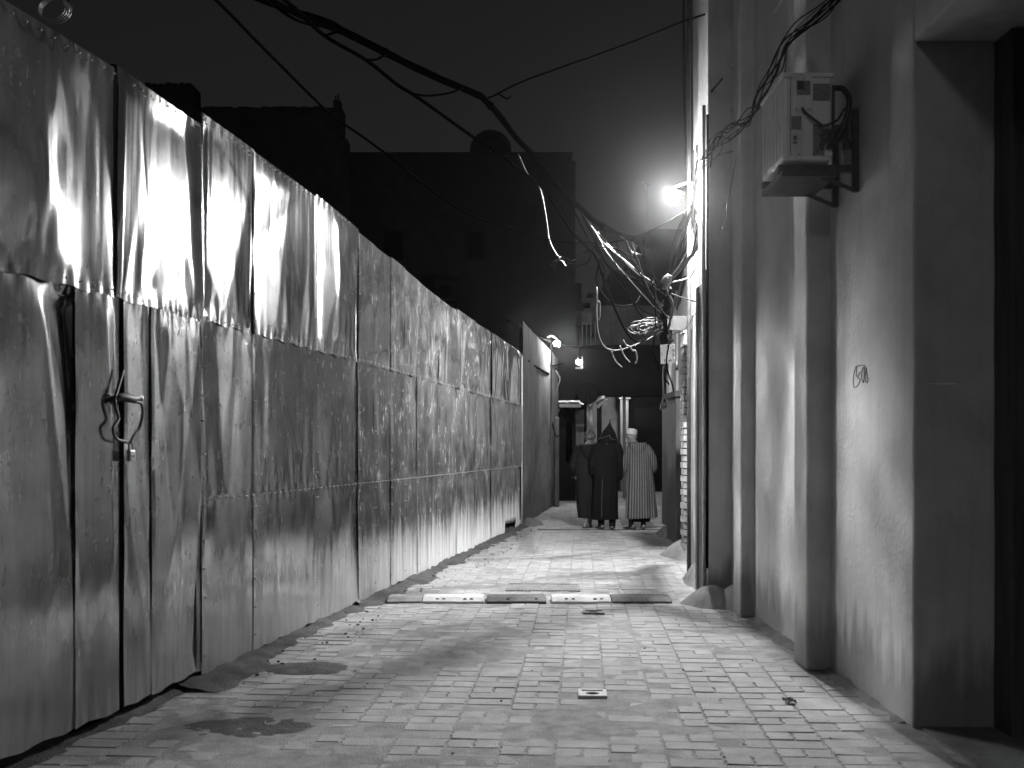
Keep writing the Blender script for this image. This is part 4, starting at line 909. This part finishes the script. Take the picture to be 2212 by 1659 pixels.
cable(zl([(1560,170),(1530,210),(1515,270),(1505,340)], 8.6, 9.6), .008, 'slack cable bowing out from the roof toward the lamp bracket')
cable([(1.86,10.7,8.0),(1.84,10.68,6.0),(1.86,10.66,4.4)], .01, 'straight vertical cable down the edge of the tall building')
# coil of wire caught above the fence
wc = empty('wire_coil', at(110,18,4.9), 0, 'coil of shiny wire hanging above the fence top', 'wire coil')
c0 = at(112,18,4.9)
for k in range(4):
    par(MB().tube([c0+Vector(((.066+.003*k)*math.cos(t)+.002*k, .012*k+.02*math.sin(t), (.064+.002*k)*math.sin(t))) for t in np.linspace(0, 2*PI, 26)], .0016, 5, smooth=False).build('turn', 'steel_grey', None, True), wc)
par(MB().tube([c0+Vector((.055,0,.03)), c0+Vector((.075,-.01,.0)), c0+Vector((.09,-.015,-.02))], .005, 6).build('clip', 'steel_grey', None, True), wc)
par(MB().tube([c0+Vector((.07,.02,.04)), c0+Vector((.09,.02,.12)), c0+Vector((.16,.05,.6)), (-1.6, 5.6, 4.6)], .003, 5).build('lead', 'cable_black', None, True), wc)

# enamel plate with markings
pl = empty('sign_plate', at(1441,764,10.2), 0, 'white plate with worn black markings hanging among the cables', 'sign')
def z3(x, y, o=0): X = (1520+x*.0603)/1.085; Y = (780+y*.0603)/1.085; p = at(X, Y, 10.2); p.y -= o; return p
cs = [z3(470,465), z3(1020,420), z3(1035,1160), z3(485,1205)]
mb = MB(); mb.add([p for p in cs]+[p+Vector((0,.02,0)) for p in cs], [(3,2,1,0),(4,5,6,7)]+[(i,(i+1)%4,4+(i+1)%4,4+i) for i in range(4)])
par(mb.build('plate', 'plate_white'), pl)
def strk(pts, r): par(MB().tube([z3(x, y, .004) for x, y in pts], r*.0031/10, 4, smooth=False).build('marking', 'ink'), pl)
for pts, r in (([(610,1020),(622,1140)],12),([(680,1020),(710,1025)],14),([(690,1060),(685,1120),(722,1120),(722,1065)],8),([(800,1060),(810,1110)],18),([(855,1000),(868,1115)],12),
               ([(505,775),(540,790)],12),([(515,830),(540,830)],12),([(510,870),(545,870),(540,840)],10),([(915,470),(915,570),(960,570),(955,470)],8),([(840,560),(865,575)],14),
               ([(945,640),(955,700)],14),([(990,640),(990,770)],14),([(935,810),(935,860)],16),([(990,820),(990,920)],16),([(940,900),(940,940)],16),([(950,990),(930,1020)],10),([(985,1000),(990,1110)],12),([(745,470),(735,540)],26)): strk(pts, r)

# ------------------------------------------------------------------ people
def evalmesh(o):
    dg = bpy.context.evaluated_depsgraph_get(); me = bpy.data.meshes.new_from_object(o.evaluated_get(dg)); return me
def remesh(mb, voxel, smooth_it=3, fac=.5):
    me = bpy.data.meshes.new('tmp'); me.from_pydata(mb.v, [], mb.f); me.update()
    bm = bmesh.new(); bm.from_mesh(me); bmesh.ops.recalc_face_normals(bm, faces=bm.faces); bm.to_mesh(me); bm.free()
    o = bpy.data.objects.new('tmp', me); COL.objects.link(o)
    r = o.modifiers.new('r', 'REMESH'); r.mode = 'VOXEL'; r.voxel_size = voxel; r.use_smooth_shade = True
    s = o.modifiers.new('s', 'SMOOTH'); s.iterations = smooth_it; s.factor = fac
    out = evalmesh(o); bpy.data.objects.remove(o); bpy.data.meshes.remove(me); return out
def limb(mb, pts, radii, n=12):
    pts = [Vector(p) for p in pts]; cp_ = catmull(pts, 4); k = len(cp_)-1
    mb.tube(cp_, lambda t: float(np.interp(t*(len(pts)-1), range(len(pts)), radii)), n, smooth=False)
    mb.ball(pts[0], radii[0], n, 8); mb.ball(pts[-1], radii[-1], n, 8)
def ring(z, cx, cy, rx, ry, n=64, folds=0, k=11, ph=0, tilt=0):
    out = []
    for i in range(n):
        t = 2*PI*i/n; f = 1+folds*(math.sin(k*t+ph)*.6+math.sin((k*.5+1.5)*t+ph*1.7)*.4)
        out.append(Vector((cx+rx*f*math.cos(t), cy+ry*f*math.sin(t), z+tilt*math.cos(t))))
    return out
def hand(mb, wrist, d, side, up=Vector((0,0,1))):
    """palm and five curled fingers, wrist -> direction d"""
    d = Vector(d).normalized(); s = d.cross(up).normalized()*side; nrm = s.cross(d).normalized()
    w = Vector(wrist); mb.ball(w+d*.045, (.036,.036,.036), 10, 8); mb.ball(w+d*.075, (.034,.034,.034), 10, 8)
    for i, L_ in enumerate((.062,.072,.068,.052)):
        b = w+d*.085+s*(.030-.02*i); mid = b+d*L_*.5+nrm*.006; tip = mid+d*L_*.35-nrm*L_*.35
        limb(mb, [b, mid, tip], [.0095,.009,.0075], 8)
    b = w+d*.03+s*.034; limb(mb, [b, b+d*.03+s*.022, b+d*.06+s*.02], [.011,.010,.008], 8)
def body(name, parent, P):
    """one continuous figure: head with face, neck, trunk, arms with hands, legs with feet"""
    mb = MB()
    hd = Vector(P['head']); look = Vector(P.get('look', (0,1,0))).normalized(); sd_ = look.cross(Vector((0,0,1))).normalized(); up = sd_.cross(look)
    Mh = Matrix((sd_, look, up)).transposed().to_4x4()
    mb.ball(hd, (.078,.098,.115), 20, 14, Mh); mb.ball(hd+Mh@Vector((0,.035,-.055)), (.058,.062,.065), 14, 10, Mh)
    limb(mb, [hd+Mh@Vector((0,.095,.012)), hd+Mh@Vector((0,.115,-.025))], [.010,.016], 8)
    mb.ball(hd+Mh@Vector((0,.09,-.062)), (.026,.012,.008), 8, 6, Mh)
    for s in (-1, 1):
        mb.ball(hd+Mh@Vector((s*.082,-.005,-.005)), (.010,.022,.032), 8, 8, Mh); mb.ball(hd+Mh@Vector((s*.032,.084,.02)), (.018,.010,.008), 8, 6, Mh)
    sh = P['shoulder']; hp = Vector(P['hip'])
    nk = (Vector(sh[0])+Vector(sh[1]))/2+Vector((0,0,.05)); limb(mb, [nk-Vector((0,0,.03)), hd+Vector((0,-.01,-.06))], [.062,.052])
    ch = (Vector(sh[0])+Vector(sh[1]))/2-Vector((0,0,.12)); rr = []
    for t, rx, ry in ((0,.15,.10),(.25,.145,.10),(.5,.13,.095),(.75,.135,.10),(1,.15,.105)):
        c = ch.lerp(hp, t); rr.append(ring(c.z, c.x, c.y, rx, ry, 24))
    mb.loft(rr[::-1]); limb(mb, [Vector(sh[0])+Vector((.03,.01,-.02)), nk-Vector((0,0,.09)), Vector(sh[1])+Vector((-.03,.01,-.02))], [.04,.06,.04])
    for i in (0, 1):
        limb(mb, [Vector(sh[i])+Vector(((.02,-.02)[i],.01,-.03)), P['elbow'][i], P['wrist'][i]], [.042,.040,.028]); hand(mb, P['wrist'][i], P['handdir'][i], (-1,1)[i])
        f = Vector(P['foot'][i]); hipj = hp+Vector(((-1,1)[i]*.085,0,-.03)); kn_ = hipj.lerp(f+Vector((0,0,.08)), .5)+Vector((0,.02,0))
        limb(mb, [hipj, kn_, f+Vector((0,-.02,.30)), f+Vector((0,-.01,.085))], [.085,.06,.055,.036])
        fd = Vector(P['footdir'][i]).normalized(); limb(mb, [f+Vector((0,0,.045))-fd*.05, f+fd*.08+Vector((0,0,.035)), f+fd*.17+Vector((0,0,.022))], [.036,.036,.022])
    me = remesh(mb, .0075, 2); o = link(name, me, 'skin', parent); return o
def robe(parent, rings, sleeves, m, name, extra=None, voxel=.011):
    mb = MB(); mb.loft(rings)
    for pts, rad in sleeves: limb(mb, pts, rad, 16)
    if extra: extra(mb)
    o = link(name, remesh(mb, voxel, 2), m, parent); return o
def shoe(parent, f, d, name='shoe', flat=False, m='shoe'):
    d = Vector(d).normalized(); f = Vector(f); s = Vector((d.y,-d.x,0)); Mx = Matrix((( s.x, d.x, 0, 0),(s.y, d.y, 0, 0),(0,0,1,0),(0,0,0,1)))
    mb = MB(); rings = []
    for t, w, h in ((-.085,.026,.05),(-.06,.038,.075),(0,.040,.072),(.07,.046,.055),(.13,.046,.042),(.175,.034,.034),(.195,.014,.03)):
        h2 = .018 if flat else h
        rings.append([f+Mx@Vector((w*math.cos(a), t, .004+h2*(.5+.5*math.sin(a)))) for a in np.linspace(0, 2*PI, 14, endpoint=False)])
    mb.loft(rings); o = mb.build(name, m, parent, True)
    return o
S = 1.215e-3
def zx(v): return 1.653+(v-590)*S
def zz(v): return (1550-v)*S

# hooded walker
Y0 = 16.75; c = Vector((zx(545), Y0, 0))
p = empty('person', c, 0, 'person in a long black hooded robe with pointed hood up, walking away in the middle', 'person')
body('body', p, dict(head=(.02,.07,1.60), look=(-.1,1,-.35), hip=(-.02,0,.92), shoulder=((-.19,0,1.40),(.19,0,1.40)), elbow=((-.25,.05,1.10),(.255,.05,1.10)), wrist=((-.15,.22,.98),(.17,.22,.98)), handdir=((.6,.8,-.2),(-.6,.8,-.2)),
     foot=((-.10,.0,0),(.09,.03,0)), footdir=((-.35,1,0),(.2,1,0))))
rb = []
for z, cx, cy, rx, ry, fo in ((.165,-.045,.0,.222,.17,.085),(.3,-.04,0,.215,.165,.08),(.6,-.03,0,.205,.155,.065),(.85,-.02,.01,.20,.15,.045),(1.0,-.01,.01,.195,.145,.02),(1.2,0,.01,.19,.135,.008),(1.35,.005,.02,.195,.115,0),(1.43,.01,.03,.165,.09,0),(1.48,.015,.04,.10,.075,0)):
    rb.append(ring(z, cx, cy, rx, ry, 72, fo, 9, .7))
o = robe(p, rb, [([(-.165,.01,1.385),(-.215,.02,1.24),(-.23,.03,1.06),(-.20,.12,.95),(-.14,.22,.95)], [.078,.078,.072,.078,.08]), ([(.175,.01,1.385),(.215,.02,1.24),(.235,.03,1.06),(.215,.10,.92),(.16,.18,.88)], [.078,.078,.072,.08,.09])], 'robe_black', 'robe')
hr = []
for z, cx, cy, rx, ry in ((1.44,.02,.045,.165,.11),(1.50,.02,.045,.160,.135),(1.56,.025,.05,.140,.14),(1.62,.03,.05,.113,.125),(1.68,.037,.045,.080,.095),(1.73,.042,.035,.044,.058),(1.765,.048,.025,.022,.03),(1.80,.052,.02,.009,.012),(1.855,.05,.02,.004,.005)):
    hr.append(ring(z, cx, cy, rx, ry, 36, .02, 5, 1))
link('hood', remesh((lambda m_: (m_.loft(hr), m_)[1])(MB()), .007, 2), 'robe_black', p)
MB().tube([(-.155,-.06,1.515),(-.09,-.105,1.535),(.0,-.115,1.565),(.035,-.115,1.58),(.04,-.12,1.54),(.07,-.115,1.52),(.15,-.07,1.50)], .007, 6).build('trim', 'robe_trim', [o for o in p.children if o.name.startswith('hood')][0], True)
MB().tube([(-.105,-.165,.2),(-.10,-.16,.5),(-.085,-.15,.85)], .006, 5).build('seam', 'robe_trim', [o for o in p.children if o.name.startswith('robe')][0], True)
for sx_, ff, fd in ((-.10,(-.10,.0,0),(-.35,1,0)), (.09,(.09,.03,0),(.2,1,0))):
    mb = MB(); mb.loft([ring(z, sx_, -.01, r_, r_, 18, .03, 5) for z, r_ in ((.055,.052),(.1,.055),(.2,.062),(.4,.07))]); mb.build('trouser_leg', 'robe_dark', p, True)
    shoe(p, ff, fd)
# walker with curly hair
c = Vector((zx(250), Y0+.28, 0))
p = empty('person', c, 0, 'bareheaded person in a dark robe and flat sandals beside the hooded walker', 'person')
body('body', p, dict(head=(.095,.05,1.535), look=(.5,1,-.15), hip=(0,0,.9), shoulder=((-.13,-.02,1.35),(.19,.06,1.36)), elbow=((-.19,.0,1.06),(.22,.12,1.08)), wrist=((-.165,.15,.9),(.15,.25,.98)), handdir=((.2,.9,-.4),(-.5,.8,0)),
     foot=((.02,-.05,0),(.10,.08,0)), footdir=((.6,.8,0),(.1,1,0))))
rb = []
for z, cx, cy, rx, ry, fo in ((.175,.05,.0,.155,.14,.05),(.4,.03,0,.16,.14,.05),(.7,.01,0,.165,.14,.035),(.95,0,.0,.165,.135,.02),(1.15,.0,.01,.17,.13,.01),(1.3,.02,.02,.165,.11,0),(1.38,.045,.025,.125,.09,0),(1.435,.07,.03,.075,.065,0)):
    rb.append(ring(z, cx, cy, rx, ry, 64, fo, 8, 2))
def hood_down(cx, cy, zt, w, h):
    def f(mb):
        mb.loft([ring(zt-h*t, cx, cy-.025-.03*math.sin(PI*t), w*(1-t)**.8+.015, .05*(1-.6*t), 24) for t in (1.0,.8,.6,.4,.2,.0)])
        mb.tube([(cx+w*1.02*math.cos(t), cy+.03+.085*math.sin(t), zt+.01+.012*math.sin(t)) for t in np.linspace(PI, 2*PI, 9)], .026, 10)
    return f
robe(p, rb, [([(-.11,-.02,1.35),(-.175,-.02,1.2),(-.205,.0,1.04),(-.175,.1,.93)], [.068,.062,.056,.058]), ([(.17,.06,1.35),(.215,.09,1.2),(.22,.12,1.06),(.15,.24,1.0)], [.06,.07,.075,.07])], 'robe_dark', 'robe')
link('hood', remesh((lambda m_: (hood_down(.05,-.055,1.40,.11,.27)(m_), m_)[1])(MB()), .009, 2), 'robe_trim' if False else 'robe_dark', p)
mb = MB(); hc = Vector((.092,.035,1.57)); mb.ball(hc, (.094,.106,.098), 20, 12)
for k in range(90):
    a, b_ = rg.uniform(0,2*PI), rg.uniform(-.5,1.5); q = hc+Vector((.09*math.cos(a)*math.cos(b_), .10*math.sin(a)*math.cos(b_), .095*math.sin(b_))); mb.ball(q, rg.uniform(.014,.022), 7, 5)
link('hair', remesh(mb, .007, 1), 'hair', p)
MB().tube([(.0,-.04,1.425),(.05,-.075,1.435),(.12,-.07,1.435),(.16,-.03,1.42)], .011, 6).build('collar', 'robe_trim', p, True)
shoe(p, (.02,-.05,0), (.6,.8,0), 'sandal', True); shoe(p, (.10,.08,0), (.1,1,0), 'sandal', True)
MB().tube([(.00,.0,.02),(.04,.01,.06),(.09,.0,.025)], .008, 5).build('strap', 'shoe', [o for o in p.children if o.name.startswith('sandal')][0], True)
# walker in the striped robe
c = Vector((zx(985), Y0-.02, 0))
p = empty('person', c, 0, 'person in a striped woollen robe and white knitted cap, leaning toward the hooded walker', 'person')
body('body', p, dict(head=(-.115,.10,1.565), look=(-.75,.8,-.2), hip=(.02,-.03,.9), shoulder=((-.18,.02,1.34),(.16,-.02,1.37)), elbow=((-.235,.06,1.07),(.23,.03,1.07)), wrist=((-.275,.12,.93),(.14,.2,.95)), handdir=((-.2,.5,-.8),(-.5,.8,0)),
     foot=((-.13,.0,0),(.075,.02,0)), footdir=((-.6,.8,0),(.0,1,0))))
rb = []
for z, cx, cy, rx, ry, fo in ((.19,.04,.0,.262,.18,.08),(.35,.035,0,.255,.175,.075),(.6,.025,-.01,.24,.165,.06),(.85,.02,-.02,.222,.155,.045),(1.05,.01,-.02,.21,.145,.02),(1.25,-.005,-.01,.195,.13,.01),(1.36,-.025,.01,.165,.11,0),(1.43,-.055,.035,.115,.085,0),(1.475,-.085,.05,.07,.065,0)):
    rb.append(ring(z, cx, cy, rx, ry, 72, fo, 10, 1.1, tilt=.015 if z < .25 else 0))
robe(p, rb, [([(-.15,.02,1.34),(-.205,.02,1.2),(-.235,.05,1.06),(-.265,.1,.95)], [.07,.075,.068,.062]), ([(.13,-.01,1.36),(.205,0,1.22),(.235,.02,1.05),(.20,.12,.95)], [.075,.082,.082,.075])], 'robe_striped', 'robe')
link('hood', remesh((lambda m_: (hood_down(-.03,-.045,1.435,.135,.27)(m_), m_)[1])(MB()), .009, 2), 'robe_striped', p)
mb = MB(); cp0 = Vector((-.115,.085,1.60)); tl = Matrix.Rotation(R(8), 4, 'Y') @ Matrix.Rotation(R(-6), 4, 'X')
mb.loft([[cp0+tl@Vector((r_*math.cos(t), r_*1.12*math.sin(t), h_)) for t in np.linspace(0, 2*PI, 28, endpoint=False)] for r_, h_ in ((.088,-.015),(.091,.0),(.092,.05),(.088,.078),(.07,.09),(.02,.093))])
link('cap', remesh(mb, .006, 2), 'cap_white', p)
mb = MB(); mb.ball((-.165,.16,1.50), (.045,.05,.06), 12, 8); link('beard', remesh(mb, .008, 1), 'beard', p)
mb = MB(); mb.loft([ring(z, .03, .02, rx, .11, 32, .03, 6) for z, rx in ((.13,.15),(.2,.17),(.4,.17))]); mb.build('undergarment', 'robe_black', p, True)
for ff, fd in (((-.13,.0,0),(-.6,.8,0)), ((.075,.02,0),(.0,1,0))):
    mb = MB(); mb.loft([ring(z, ff[0], ff[1]-.01, r_, r_, 16) for z, r_ in ((.05,.044),(.1,.042),(.2,.05))]); mb.build('sock', 'robe_black', p, True); shoe(p, ff, fd)

# ------------------------------------------------------------------ thin haze added to give the lamp a lens-like bloom
hz_ = MB().box((-118,-70,-2),(118,160,13)).build('haze', None, kind='stuff')
hm = bpy.data.materials.new('bloom_haze'); hm.use_nodes = True; t = hm.node_tree; t.nodes.clear()
mo = t.nodes.new('ShaderNodeOutputMaterial'); pv = t.nodes.new('ShaderNodeVolumePrincipled'); pv.inputs['Color'].default_value = (.9,.9,.9,1)
pv.inputs['Density'].default_value = .0003; pv.inputs['Anisotropy'].default_value = .955; t.links.new(pv.outputs[0], mo.inputs['Volume'])
hz_.data.materials.append(hm); hz_.display_type = 'WIRE'
